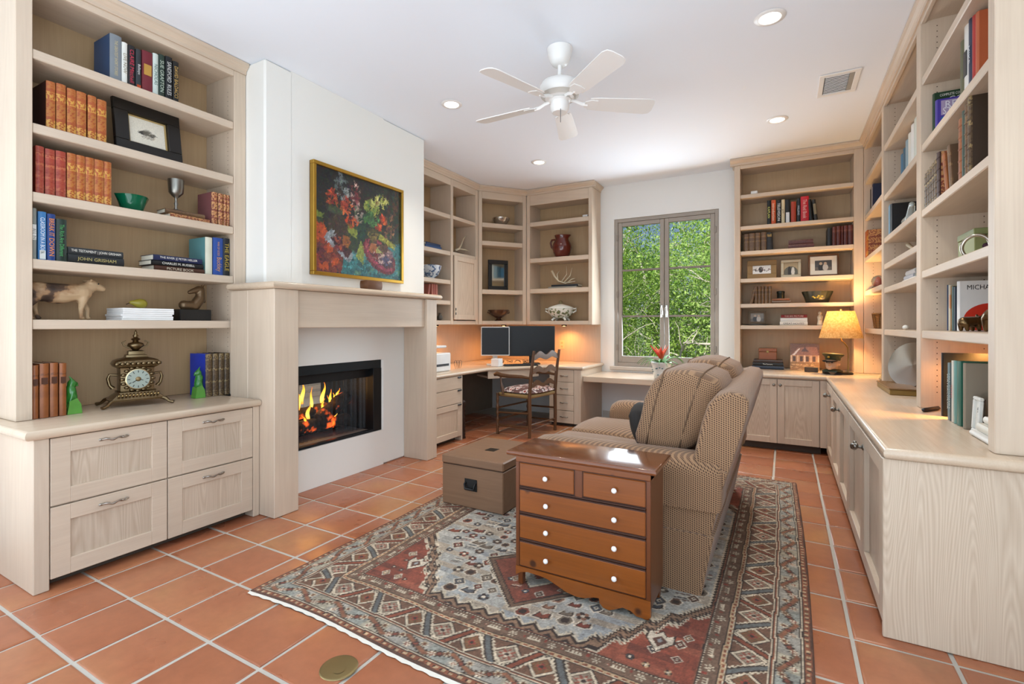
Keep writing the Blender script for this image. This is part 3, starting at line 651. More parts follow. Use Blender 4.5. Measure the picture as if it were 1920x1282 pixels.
for a, b, dens in ((FY0 + .06, 2.80, 26), (2.83, 3.165, 18)):
    v = []; f = []; n = 70
    for i in range(n + 1):
        u = i / n; y = a + (b - a) * u; x = -3.243 + .009 * math.sin(u * dens * 2.2) + .004 * math.sin(u * 61)
        for z in (FZ0 + .03, .80): v.append((x, y, z))
    for i in range(n): f.append((2 * i, 2 * i + 2, 2 * i + 3, 2 * i + 1))
    MB().add(v, f).build('mesh_curtain', CHAIN, ins, 180, world=True)
def emberm():
    m, nd, lk, p = nmat('charred_log'); tc = N(nd, 'TexCoord'); no = N(nd, 'TexNoise', Scale=14.0, Detail=5.0); lk.new(tc.outputs['Object'], no.inputs['Vector'])
    r = ramp(nd, [(.4, C('15110e')), (.6, C('3a2a20')), (.75, C('6a5a4c'))]); lk.new(no.outputs[0], r.inputs[0]); lk.new(r.outputs[0], p.inputs['Base Color']); p.inputs['Roughness'].default_value = .9
    n2 = N(nd, 'TexNoise', Scale=9.0, Detail=3.0); lk.new(tc.outputs['Object'], n2.inputs['Vector']); r2 = ramp(nd, [(.58, (0, 0, 0, 1)), (.70, (1, .12, .015, 1))]); lk.new(n2.outputs[0], r2.inputs[0]); lk.new(r2.outputs[0], p.inputs['Emission Color']); p.inputs['Emission Strength'].default_value = 2.2
    bp = N(nd, 'Bump', Strength=.8, Distance=.01); lk.new(no.outputs[0], bp.inputs['Height']); lk.new(bp.outputs[0], p.inputs['Normal']); return m
EMB = emberm()
gr = MB()
for i in range(9): gr.tube([(-3.70, 2.48 + i * .075, .36), (-3.40, 2.48 + i * .075, .36)], .008, 6)
for x in (-3.66, -3.42): gr.tube([(x, 2.44, .352), (x, 3.12, .352)], .008, 6); gr.tube([(x, 2.46, .352), (x, 2.46, .325)], .008, 6); gr.tube([(x, 3.1, .352), (x, 3.1, .325)], .008, 6)
tag(gr.build('fire_grate', STV, None, 60), 'black iron grate carrying the burning logs', 'grate')
LG = [((-3.42, 2.46, .42), (-3.44, 3.13, .41), .055, 'long charred log across the front of the grate'), ((-3.62, 2.50, .44), (-3.60, 3.14, .44), .058, 'charred log at the rear of the grate'),
      ((-3.54, 2.50, .51), (-3.50, 3.02, .52), .05, 'glowing log on top, left of the flames'), ((-3.38, 2.78, .46), (-3.46, 3.14, .60), .062, 'black log leaning upward at the right of fire'), ((-3.58, 2.72, .55), (-3.52, 2.48, .62), .045, 'short log end on the left of the pile')]
for a, b, r_, lab in LG:
    p = [Vector(a).lerp(Vector(b), i / 6) + Vector((rnd.uniform(-.006, .006), 0, rnd.uniform(-.006, .006))) for i in range(7)]
    tag(MB().tube(p, [r_ * rnd.uniform(.88, 1.1) for _ in p], 10).build('firewood_log', EMB, None, 40), lab, 'log', 'logs in the fireplace')
def flamem():
    m, nd, lk, p = nmat('flame'); tc = N(nd, 'TexCoord'); sx = N(nd, 'SeparateXYZ'); lk.new(tc.outputs['Generated'], sx.inputs[0])
    r = ramp(nd, [(0, C('ff7a1a')), (.3, C('ffd860')), (.65, C('ffb030')), (1, C('ff6a10'))]); lk.new(sx.outputs[2], r.inputs[0]); em = N(nd, 'Emission', Strength=3.0); lk.new(r.outputs[0], em.inputs[0])
    tr = N(nd, 'BsdfTransparent'); mx = N(nd, 'MixShader'); lw = N(nd, 'LayerWeight', Blend=.35); r2 = ramp(nd, [(.25, (.88, .88, .88, 1)), (.85, (.1, .1, .1, 1))]); lk.new(lw.outputs['Facing'], r2.inputs[0])
    lk.new(r2.outputs[0], mx.inputs[0]); lk.new(tr.outputs[0], mx.inputs[1]); lk.new(em.outputs[0], mx.inputs[2]); lk.new(mx.outputs[0], nd['Material Output'].inputs['Surface']); return m
FLAME = flamem()
fire = thing('fire', 'yellow and orange flames rising from the logs', 'fire', (-3.52, 2.76, .45))
for (y, x, z, h_, w_) in ((2.92, -3.50, .54, .22, .05), (3.00, -3.50, .52, .16, .045), (3.08, -3.50, .58, .10, .035), (2.96, -3.40, .46, .10, .05), (2.76, -3.56, .58, .20, .05), (2.60, -3.50, .50, .20, .045), (2.68, -3.52, .53, .24, .05), (2.74, -3.46, .46, .14, .05), (2.80, -3.50, .52, .20, .04), (2.88, -3.44, .46, .16, .045), (2.95, -3.46, .50, .14, .035), (3.02, -3.48, .55, .10, .03), (2.56, -3.44, .45, .10, .04), (2.66, -3.42, .42, .09, .05), (2.82, -3.41, .41, .09, .05)):
    v = MB(); n = 9; pts = []; rr = []
    for i in range(n):
        u = i / (n - 1); pts.append((x + .01 * math.sin(u * 5 + y * 40), y + .018 * u * math.sin(u * 6 + y * 70), z + h_ * u)); rr.append(max(.0015, w_ * .55 * (math.sin(PI * min(1, u * .75 + .22)) ** 1.4) * (1 - u * .55) * (1 if u < .98 else 0)))
    v.tube(pts, rr, 8, sq=.6).build('flame', FLAME, fire, 180, world=True)
fl = bpy.data.lights.new('fire_glow', 'POINT'); fl.energy = 5; fl.color = (1, .45, .12); fl.shadow_soft_size = .12
fo = bpy.data.objects.new('fire_glow', fl); COL.objects.link(fo); fo.location = (-3.46, 2.75, .72)
# the room seen through the fireplace
struct(bx('wall_beyond', WALL, None, -5.6, -5.5, 2.0, 8.5, -.01, 2.6, b=0)); struct(bx('floor_beyond', plain('b98f72', .5), None, -5.5, -4.02, 2.0, 8.5, -.12, -.002, b=0))
sh2 = thing('window_shutter', 'louvred shutter in the room seen through the fireplace', 'shutter', (-5.49, 4.6, .2))
for i in range(14): bx('slat', plain('cfc6ba', .6), sh2, 0, .03, -.6, .6, .1 + i * .09, .16 + i * .09)
for y in (-.62, 0, .62): bx('stile', plain('7a5238', .6), sh2, 0, .05, y - .03, y + .03, 0, 1.5)
# ================================================================== RUG
RW, RH = 2.27, 3.05
rg = Cv(RW, RH, .0046, '6b5040', 7); X, Y = rg.X, rg.Y
d = np.minimum(np.minimum(X, RW - X), np.minimum(Y, RH - Y)); side = np.minimum(X, RW - X) < np.minimum(Y, RH - Y)
wv = .004 * np.sin(X * 23) + .004 * np.sin(Y * 19 + X * 3); s = np.where(side, Y, X) + np.where(side, .05, .0) + wv; d = d + wv * .5
def band(a, b): return (d >= a) & (d < b)
def tri(t, p): return np.abs(((t / p) % 1) * 2 - 1)
CR, DK, RU, BR_, GY = 'cbbfa9', '2e2320', '8a5138', '6a5240', '9c9a92'
def lines(a, *cols):
    for i, h_ in enumerate(cols): rg.fill(band(a + i * .0048, a + (i + 1) * .0048), h_)
def rosette(cs, cd, r, cols):
    q = np.hypot((u2 - cs), (d - cd)); a = np.arctan2(d - cd, u2 - cs)
    rg.fill(msk & (q < r * (.75 + .25 * np.cos(6 * a))), cols[0]); rg.fill(msk & (q < r * .62 * (.8 + .2 * np.cos(6 * a + 3))), cols[1]); rg.fill(msk & (q < r * .25), cols[2])
rg.fill(band(-.1, .012), '55382c'); rg.fill(band(.012, .032), RU); rg.fill(band(.016, .028) & (tri(s, .036) > .5), 'c0a684'); rg.fill(band(.016, .028) & (tri(s + .009, .036) > .82), '44281f'); lines(.032, DK, CR, DK)
# outer floral band, .046 to .118
rg.fill(band(.046, .118), GY); msk = band(.046, .118); e = (d - .046) / .072; k = np.floor(s / .11)
rg.fill(msk & (k % 3 == 0), 'a5a08f'); rg.fill(msk & (k % 4 == 1), '90958f')
zz = np.abs(e - (.5 + .36 * (tri(s, .22) * 2 - 1))); rg.fill(msk & (zz < .17), '6e5a48'); rg.fill(msk & (zz < .10), '8a5a42'); rg.fill(msk & (tri(s, .0165) > .45) & (zz > .17) & (zz < .26), DK)
u2 = ((s / .11) % 1) * .11
for cs, cd, cc in ((.028, .066, ('d0c5b0', '84483a', 'd4c8b2')), (.083, .098, ('c8bca6', '7a5a3c', '5a2a24'))): rosette(cs, cd, .0185, cc)
rg.fill(msk & (np.abs(u2 - .055) + np.abs(d - .082) < .016), DK); rg.fill(msk & (np.abs(u2 - .055) + np.abs(d - .082) < .011), '7c4234')
lines(.118, DK, CR, '8a5138', DK, CR)
# main band, .142 to .272: lozenges between slanting toothed bars
A0, A1 = .142, .272; rg.fill(band(A0, A1), '6b4d3c'); msk = band(A0, A1); P_ = .30; u2 = ((s / P_) % 1) * P_; cd = (A0 + A1) / 2
for cs, cc in ((.075, (CR, '8a4a3c', 'b8ab98', '8f8272')), (.225, (CR, '6e5238', '8a3a30', '7a5236'))):
    q = np.abs(u2 - cs) / .062 + np.abs(d - cd) / .064; a = np.arctan2(d - cd, u2 - cs); r_ = np.hypot(u2 - cs, d - cd)
    rg.fill(msk & (q < 1.12), DK); rg.fill(msk & (q < 1.0), cc[0]); rg.fill(msk & (q < .78), cc[3]); rg.fill(msk & (q < .78) & (q > .70), '4a352a')
    rg.fill(msk & (r_ < .034 * (.72 + .28 * np.cos(8 * a))), cc[1]); rg.fill(msk & (r_ < .020 * (.8 + .2 * np.cos(4 * a))), cc[2]); rg.fill(msk & (r_ < .009), DK)
for cs in (.0, .15, .30):
    q = np.abs((u2 - cs) - (d - cd) * .62 * (1 if cs == .15 else -1)); tooth = .006 * (tri(d, .017) > .5)
    rg.fill(msk & (q < .026 + tooth), CR); rg.fill(msk & (q < .018 + tooth * .6), '32271f'); rg.fill(msk & (q < .011), '84442f' if cs == .15 else '5e6466')
lines(.272, DK, CR, RU, RU, 'c0a684', DK)
rg.fill(band(.277, .295) & (tri(s, .03) > .6), 'c0a684')
# brown guard, .301 to .352
rg.fill(band(.301, .352), '6f5848'); msk = band(.301, .352); u2 = ((s / .17) % 1) * .17; rosette(.04, .327, .019, (CR, '6d5746', CR)); rosette(.085, .33, .008, ('8a3c30', '8a3c30', CR))
rg.fill(msk & (np.abs(u2 - .128) < .03) & (d > .322) & (d < .329 + .013 * (tri(u2, .0135) > .5)), CR); rg.fill(msk & (np.abs(u2 - .005) < .008) & (np.abs(d - .34) < .008), '84382c')
lines(.352, CR, DK, '7a4a38'); rg.fill(band(.352, .357) & (tri(s, .014) > .5), '3a2a22')
# field
fld = d >= .366; rg.fill(fld, '83402f'); cx, cy = RW / 2, RH / 2; hx = RW / 2 - .366; hy = RH / 2 - .366
ax_, ay_ = np.abs(X - cx), np.abs(Y - cy)
zig = .030 * tri(X, .08) * (ay_ > .75) + .010 * (tri(X + Y, .026) > .5) * (ay_ <= 1.1)
gg = np.maximum(np.maximum(ax_ / .80, ay_ / 1.19), (ay_ + 1.343 * ax_) / 1.72) + zig
for lim, h_ in ((1.012, CR), (.998, DK), (.984, '8a6e58'), (.966, DK), (.952, CR)): rg.fill(fld & (gg < lim), h_)
inner = fld & (gg < .940); rg.fill(inner, 'a9aaa5')
nz = np.kron(rg.r.normal(0, 1, (rg.ny // 9 + 2, rg.nx // 40 + 2)), np.ones((9, 40)))[:rg.ny, :rg.nx]
rg.fill(inner & (nz > .9), '9ba1a3'); rg.fill(inner & (nz < -.8), 'aba090'); rg.fill(inner & (np.abs(nz) < .12), 'b9b9b4'); rg.fill(fld & (gg > 1.012) & (nz > .6), '93503c'); rg.fill(fld & (gg > 1.012) & (nz < -1.1), '6a3428')
def motif(x, y, kind, col, s_=1.0):
    L_ = 'd2c8b6'; p_ = lambda pts, h_: rg.poly([(x + a * s_, y + b * s_) for a, b in pts], h_)
    if kind == 0:
        q = [(-.036, -.022), (-.018, .024), (-.004, .002), (.03, .028), (.038, -.008), (.012, -.024)]; p_([(a * 1.25, b * 1.25) for a, b in q], L_); p_(q, DK); p_([(a * .78, b * .78) for a, b in q], col)
    elif kind == 1:
        for k_, h_ in ((1.25, L_), (1.0, DK), (.8, col), (.4, L_), (.2, DK)): p_([(-.03 * k_, 0), (0, -.036 * k_), (.03 * k_, 0), (0, .036 * k_)], h_)
    elif kind == 2:
        for t in range(6): a = t * PI / 3; rg.ell(x + .017 * s_ * math.cos(a), y + .017 * s_ * math.sin(a), .011 * s_, .011 * s_, col if t % 2 else DK)
        rg.ell(x, y, .009 * s_, .009 * s_, L_)
    elif kind == 3:
        for i in range(4): p_([(-.032, (i - 2) * .016), (.032, (i - 2) * .016 + .012), (.032, (i - 2) * .016 + .019), (-.032, (i - 2) * .016 + .007)], (col, DK, L_, col)[i])
    else:
        for k_, h_ in ((1.0, L_), (.82, col), (.5, DK)): p_([(-.034 * k_, -.018 * k_), (-.012 * k_, -.036 * k_), (.022 * k_, -.03 * k_), (.036 * k_, .006 * k_), (.016 * k_, .034 * k_), (-.022 * k_, .028 * k_)], h_)
for i in range(-10, 11):
    for j in range(-16, 17):
        x, y = cx + i * .078 + rg.r.uniform(-.018, .018), cy + j * .074 + rg.r.uniform(-.018, .018)
        a_, b_ = abs(x - cx), abs(y - cy)
        if a_ > hx - .03 or b_ > hy - .03: continue
        gi = max(a_ / .80, b_ / 1.19, (b_ + 1.343 * a_) / 1.72)
        if gi < .88: motif(x, y, int(rg.r.integers(5)), ['7e4030', '5c4436', '4a5057', '87604c', '6e3428', '74685a'][rg.r.integers(6)], rg.r.uniform(.75, 1.15))
        elif gi > 1.05: motif(x, y, int(rg.r.integers(1, 3)), ['5e2e24', '3a3a40', 'b09878', '8a6a50'][rg.r.integers(4)], rg.r.uniform(.4, .75))
for oy in (-.705, 0, .705):      # three pole medallions
    q = np.abs(X - cx) / .34 + np.abs(Y - cy - oy) / .36 + .02 * (tri(X - Y, .03) > .5)
    for lim, h_ in ((1.0, CR), (.97, DK), (.935, '6f5644'), (.86, DK), (.83, '7d4232'), (.46, DK), (.43, CR), (.40, '9a9a94'), (.22, '7d3f32'), (.1, CR)): rg.fill(q < lim, h_)
    for k_ in range(14):
        a = rg.r.uniform(0, 6.28); r_ = rg.r.uniform(.5, .7); mx_, my_ = .34 * r_ * math.cos(a) * .8, .36 * r_ * math.sin(a) * .8
        if .5 < abs(mx_) / .34 + abs(my_) / .36 < .76: motif(cx + mx_, cy + oy + my_, int(rg.r.integers(5)), ['3f4c5a', '54382c', '8a6a54'][k_ % 3], .7)
for sx_ in (-1, 1):
    for sy_ in (-1, 1):       # vases in the red corners
        x, y = cx + sx_ * (hx - .15), cy + sy_ * (hy - .20)
        for k_, h_ in ((1.15, DK), (1.0, 'd2c8b6')): rg.poly([(x + a * k_, y + sy_ * -b * k_) for a, b in ((-.05, 0), (0, -.07), (.05, 0), (.045, .05), (.02, .03), (0, .06), (-.02, .03), (-.045, .05))], h_)
        rg.poly([(x - .03, y), (x, y - .045), (x + .03, y), (x, y + .03)], '5a3a30'); rg.poly([(x - .012, y), (x, y - .018), (x + .012, y), (x, y + .014)], '9aa0a4')
ab = np.kron(rg.r.normal(0, .05, (rg.ny // 6 + 2, 1)), np.ones((6, 1)))[:rg.ny]; rg.c *= (1 + ab)[..., None]; rg.noise(.15); rg.noise(.10, 3); rg.noise(.08, 14)
rg.c = rg.c * .9 + rg.c.mean((0, 1)) * .1; rg.c *= np.array([.88, .83, .78])
def rugpos(X, Y):
    px = -2.19 + X + .012 * np.sin(Y * 2.1 + .4) * np.where(X < .3, 1, 0) * (1 - X / .3).clip(0, 1) + .022 * np.sin(Y * 1.05) * (X / RW) ** 3
    py = 1.405 + Y + .014 * np.sin(X * 3.0) * (1 - Y / RH) ** 2 + .01 * np.sin(X * 5)
    pz = .0105 + .0015 * np.sin(X * 9 + Y * 4) + .001 * np.sin(Y * 17)
    dd = np.minimum(np.minimum(X, RW - X), np.minimum(Y, RH - Y)); pz = np.where(dd < .004, .0012, pz)
    return np.stack([px, py, pz], -1)
rug = thing('area_rug', 'large worn oriental rug in red, brown and pale blue', 'rug', (-1.05, 2.9, .001))
pm = mesh_obj('pile', rg.mesh('pile', lambda a, b: rugpos(a, b) - np.array([-1.05, 2.9, .001])), WOOLM, rug)
for yy, n_ in ((0, 1), (RH, -1)):
    xs = np.linspace(0, RW, 120); a = rugpos(xs, np.full(120, float(yy))); v = []
    for p_ in a: v += [(p_[0], p_[1] + n_ * .004, .007), (p_[0], p_[1] - n_ * (.012 + .003 * math.sin(p_[0] * 90)), .003)]
    MB().add(v, [(2 * i, 2 * i + 1, 2 * i + 3, 2 * i + 2) for i in range(119)]).build('fringe', plain('d6cfc2', .9), rug, world=True)
tag(MB().lathe([(.0, .005), (.058, .005), (.062, .0045), (.066, .0035), (.068, .001)], 32).lathe([(.004, .0048), (.02, .0062), (.0, .0063)], 16, c=(.015, -.012, 0)).build('floor_outlet', plain('8d7c55', .42, .85), None, 40, loc=(-1.42, 1.255, .0)), 'round brass outlet cover set in the tile floor', 'outlet cover')
# ================================================================== DRESSER
dr = thing('small_dresser', 'stained pine chest with five drawers and white knobs beside the sofa', 'dresser', (-.807, 2.065, .012))
Z0 = -.012; ww = .319
PINEE = plain('3a1c0c', .5)
cb = MB(); cb.box(-ww, -ww + .02, 0, .235, .05, .612, .002); cb.box(ww - .02, ww, 0, .235, .05, .612, .002); cb.box(-ww + .02, ww - .02, .22, .232, .07, .612, 0); cb.box(-ww + .02, ww - .02, .0, .22, .07, .08, 0)
cb.build('carcass', PINEV, dr)
for a, b, c, e in ((-ww + .02, ww - .02, .598, .630), ): bx('top_rail', PINE, dr, -ww, ww, -.004, .235, .586, .622, b=.002)
slab([(-.345, -.05), (.352, -.05), (.352, .245), (-.345, .245)], .622, .646, .008).build('top', PINET, dr, 50)
for a, b in ((-ww, -ww + .018), (ww - .018, ww)): bx('stile', PINEV, dr, a, b, -.004, -.0005, .088, .586)
bx('divider', PINEV, dr, -.018, .018, -.003, .02, .462, .586)
for z in (.458, .338, .212):
    for q in (-.005, .006): bx('rail', PINEE, dr, -ww + .02, ww - .02, -.0045, .05, z + q - .0035, z + q + .0045, b=.002)
def dd_(a, b, c, e, ks):
    o = bx('drawer', PINE, dr, a, b, -.006, .2, c, e, b=.003); MB().box(a - .004, b + .004, -.0015, .0, c - .004, e + .004, 0).build('bead', PINEE, o)
    for k in ks: MB().lathe([(.004, 0), (.005, .006), (.0105, .011), (.012, .016), (.010, .021), (.003, .0235)], 14, M=T(k, -.006, (c + e) / 2, rx=PI / 2)).build('knob', plain('f2f0ec', .25, coat=.3), o, 60)
dd_(-.298, -.022, .474, .582, [-.157]); dd_(.022, .298, .474, .582, [.168])
dd_(-.298, .298, .352, .454, [-.154, .168]); dd_(-.298, .298, .226, .334, [-.154, .168]); dd_(-.298, .298, .094, .208, [-.154, .168])
ap = [(-ww, .088), (-ww, .045)]
for x, z in ((-.29, .050), (-.255, .058), (-.22, .057), (-.19, .056), (-.15, .050), (-.10, .032), (-.06, .016), (-.01, .008), (.03, .012), (.07, .026), (.095, .030), (.098, .010), (.115, -.006), (.14, -.010), (.165, .0), (.20, .018), (.235, .014), (.26, -.002), (.30, -.003), (ww, -.005 + .012)): ap.append((x, z + .012))
ap.append((ww, .088)); MB().prism(ap, 1, -.005, .012).build('apron', PINE, dr)
for x, y in ((-.298, .02), (.298, .02), (-.298, .215), (.298, .215)): MB().box(x - .013, x + .013, y - .018, y + .013, Z0 + .0125, .06, .003).build('foot', PINEV, dr)
# ================================================================== TRUNK
tk = thing('storage_chest', 'brown wooden chest with black side handle on the rug', 'chest', (-1.845, 2.755, .012))
bx('box', TRUNKW, tk, -.245, .245, 0, .58, .0, .275, b=.006); bx('lid', TRUNKW, tk, -.249, .249, -.004, .584, .279, .338, b=.008); bx('seam', plain('2a1c14', .8), tk, -.24, .24, .004, .576, .274, .281, b=0)
hp = MB(); hp.box(-.055, .045, -.005, -.0005, .118, .198, .003); hp.build('handle_plate', BLACK, tk)
MB().tube([(-.045, -.006, .172), (-.045, -.02, .165), (-.04, -.022, .135), (.03, -.022, .135), (.035, -.02, .165), (.035, -.006, .172)], .007, 8).build('handle', BLACK, tk, 60)
bx('lid_plate', plain('33291f', .4, .6), tk, -.035, .04, .22, .30, .3375, .3395, b=0)
# ================================================================== SOFA
def checkm(name, hi, lo, k=560.0, rough=.9):
    m, nd, lk, p = nmat(name); tc = N(nd, 'TexCoord'); sp = N(nd, 'SeparateXYZ'); lk.new(tc.outputs['Object'], sp.inputs[0])
    def dot(a, b, c):
        o = None
        for i, w_ in enumerate((a, b, c)):
            q = N(nd, 'Math', operation='MULTIPLY'); q.inputs[1].default_value = w_; lk.new(sp.outputs[i], q.inputs[0])
            if o is None: o = q
            else:
                s_ = N(nd, 'Math', operation='ADD'); lk.new(o.outputs[0], s_.inputs[0]); lk.new(q.outputs[0], s_.inputs[1]); o = s_
        sn = N(nd, 'Math', operation='SINE'); lk.new(o.outputs[0], sn.inputs[0]); return sn
    a, b = dot(k, k, 0), dot(.35 * k, -.35 * k, k)
    mx = N(nd, 'Math', operation='MINIMUM'); lk.new(a.outputs[0], mx.inputs[0]); lk.new(b.outputs[0], mx.inputs[1])
    r = ramp(nd, [(.28, C(hi)), (.62, C(lo))]); q = N(nd, 'MapRange'); q.inputs[1].default_value = -1; q.inputs[2].default_value = .7; lk.new(mx.outputs[0], q.inputs[0]); lk.new(q.outputs[0], r.inputs[0])
    lk.new(r.outputs[0], p.inputs['Base Color']); p.inputs['Roughness'].default_value = rough; p.inputs['Sheen Weight'].default_value = .15
    bp = N(nd, 'Bump', Strength=.25, Distance=.002); lk.new(q.outputs[0], bp.inputs['Height']); lk.new(bp.outputs[0], p.inputs['Normal']); return m
TWEED = checkm('check_tweed', '9a7858', '43291b', 640.0); PIPE = plain('6b533e', .9)
sf = thing('loveseat', 'brown checked two-seat sofa facing the fireplace', 'sofa', (-.75, 3.21, .012))
def sbuild(m, n, mat=None, par=None, sm=180, merge=True): return m.build(n, mat or TWEED, par or sf, sm, world=True, merge=merge)
sbuild(MB().box(-1.16, -.42, 2.44, 3.98, .10, .36, .02), 'base', sm=40)
# side panels: outline in x,z with the slanting back edge
for y0, y1 in ((2.385, 2.44), (3.98, 4.035)):
    sbuild(MB().prism([(-1.17, .04), (-.352, .04), (-.30, .30), (-.228, .585), (-1.17, .585)], 1, y0, y1), 'side_panel', sm=40)
sbuild(MB().prism([(-.42, .03), (-.352, .03), (-.228, .585), (-.30, .60)], 1, 2.392, 4.028), 'outer_back', sm=40)
# skirt flaps with pleats
for y0, y1 in ((2.372, 2.388), (4.032, 4.048)): sbuild(MB().prism([(-1.18, .012), (-.345, .012), (-.335, .06), (-.292, .285), (-.33, .292), (-1.18, .292)], 1, y0, y1), 'skirt', sm=40)
sbuild(MB().prism([(-.36, .012), (-.335, .012), (-.282, .285), (-.305, .292)], 1, 2.378, 4.042), 'skirt', sm=40)
for y0, c_ in ((2.37, 1), (3.80, 0)):
    a = MB(); n = 16; prof = []
    for i in range(n + 1):       # rounded arm section in y,z
        t = PI * i / n; prof.append((y0 + .125 - .128 * math.cos(t) * (1 if abs(math.cos(t)) < .9 else .99), .555 + .085 * math.sin(t) ** .8))
    prof = [(y0, .40)] + prof + [(y0 + .25, .40)]
    v = []; f = []; L = len(prof); xs = [-1.235, -1.225, -1.19, -1.12, -.9, -.6, -.4, -.262, -.25]; sc_ = [.55, .78, .93, 1, 1, 1, 1, .98, .85]
    for x, k in zip(xs, sc_):
        for (py, pz) in prof: v.append((x, y0 + .125 + (py - y0 - .125) * (.5 + .5 * k), .50 + (pz - .50) * k))
    for i in range(len(xs) - 1):
        for j in range(L): f.append((i * L + j, i * L + (j + 1) % L, (i + 1) * L + (j + 1) % L, (i + 1) * L + j))
    f += [tuple(range(L)), tuple(range((len(xs) - 1) * L, len(xs) * L))]
    sbuild(a.add(v, f), 'arm', sm=60)
# reclining back frame with rolled top
bk = MB(); v = []; f = []; prof = [(-.44, .40), (-.42, .42), (-.38, .62), (-.34, .80), (-.315, .88), (-.28, .925), (-.22, .948), (-.165, .94), (-.14, .915), (-.138, .88), (-.16, .78), (-.20, .64), (-.245, .50), (-.30, .40)]; L = len(prof); ys = [2.40, 2.408, 2.43, 2.5, 3.2, 3.92, 3.99, 4.012, 4.02]; ks = [.80, .93, .985, 1, 1, 1, .985, .93, .8]
for y, k in zip(ys, ks):
    for (x, z) in prof: cxp = -.34 + (z - .4) * .30 + .03; v.append((cxp + (x - cxp) * k, y, z if z < .85 else .85 + (z - .85) * k))
for i in range(len(ys) - 1):
    for j in range(L): f.append((i * L + j, i * L + (j + 1) % L, (i + 1) * L + (j + 1) % L, (i + 1) * L + j))
f += [tuple(range(L)), tuple(range((len(ys) - 1) * L, len(ys) * L))]
sbuild(bk.add(v, f), 'back_frame', sm=50)
for i, y in enumerate((2.915, 3.505)):
    M_ = T(-.99, y, .425, ry=math.radians(2)); sbuild(MB().puff((0, 0, 0), (.365, .29, .085), .30, 12, M=M_, bulge=.35), 'seat_cushion')
def backcush(y0, y1, dz=0, dx=0):
    """boxed, slumped cushion: outline in x,z swept along y with pinched ends and welted seams"""
    out = [(-.655, .615), (-.66, .66), (-.635, .75), (-.615, .86), (-.575, .955), (-.525, 1.005), (-.47, 1.022), (-.40, 1.024), (-.345, 1.008), (-.285, .98), (-.265, .93), (-.272, .86), (-.30, .77), (-.345, .68), (-.395, .62), (-.45, .588), (-.53, .58), (-.61, .59)]
    out = [(-.265 + (x + .265) * 1.13 + dx, z + dz) for x, z in out]; cxp = -.47 + dx; czp = .80 + dz; n = len(out); ys = []; ks = []
    for i in range(13):
        u = i / 12; ys.append(y0 + (y1 - y0) * u); q = min(u, 1 - u); ks.append(.90 + .10 * min(1, (q / .16)) ** .5 + (.015 if .2 < u < .8 else 0))
    v = []; f = []
    v0 = (cxp, y0 - .018, czp)
    for y, k in zip(ys, ks):
        for x, z in out: v.append((cxp + (x - cxp) * k, y, czp + (z - czp) * k))
    o = len(v)
    for e, y in ((0, y0 - .015), (1, y1 + .015)):
        for x, z in out: v.append((cxp + (x - cxp) * .62, y, czp + (z - czp) * .62))
    for i in range(12):
        for j in range(n): f.append((i * n + j, i * n + (j + 1) % n, (i + 1) * n + (j + 1) % n, (i + 1) * n + j))
    for e, b_ in ((0, 0), (1, 12 * n)):
        for j in range(n): f.append((o + e * n + j, o + e * n + (j + 1) % n, b_ + (j + 1) % n, b_ + j))
        f.append(tuple(o + e * n + j for j in range(n)))
    c = sbuild(MB().add(v, f), 'back_cushion')
    for fa, fb_ in ((5, 17), (8, 15)):    # welts from the top seam to the foot of the boxing
        w_ = [out[fa], ((out[fa][0] * .55 + out[fb_][0] * .45) - .006, out[fa][1] * .55 + out[fb_][1] * .45), out[fb_]]
        sbuild(MB().tube([(cxp + (x - cxp) * .90, y0 - .013 - (.004 if i == 1 else -.006), czp + (z - czp) * .90) for i, (x, z) in enumerate(w_)], .0045, 6), 'welt', PIPE, c)
    for fa in (5, 8):
        x, z = out[fa]; sbuild(MB().tube([(cxp + (x - cxp) * k * 1.003, y, czp + (z - czp) * k * 1.003) for y, k in zip(ys, ks)], .0045, 6), 'welt', PIPE, c)
    return c
backcush(2.585, 3.19); backcush(3.24, 3.83, .012, .015)
tag(MB().puff((0, 0, 0), (.05, .15, .14), .7, 12, M=Matrix.Rotation(-.4, 4, 'Y'), bulge=.5).build('throw_pillow', plain('2b2826', .85), None, 180, loc=(-.70, 2.88, .645), merge=True), 'dark charcoal throw pillow tucked on the sofa seat', 'pillow')
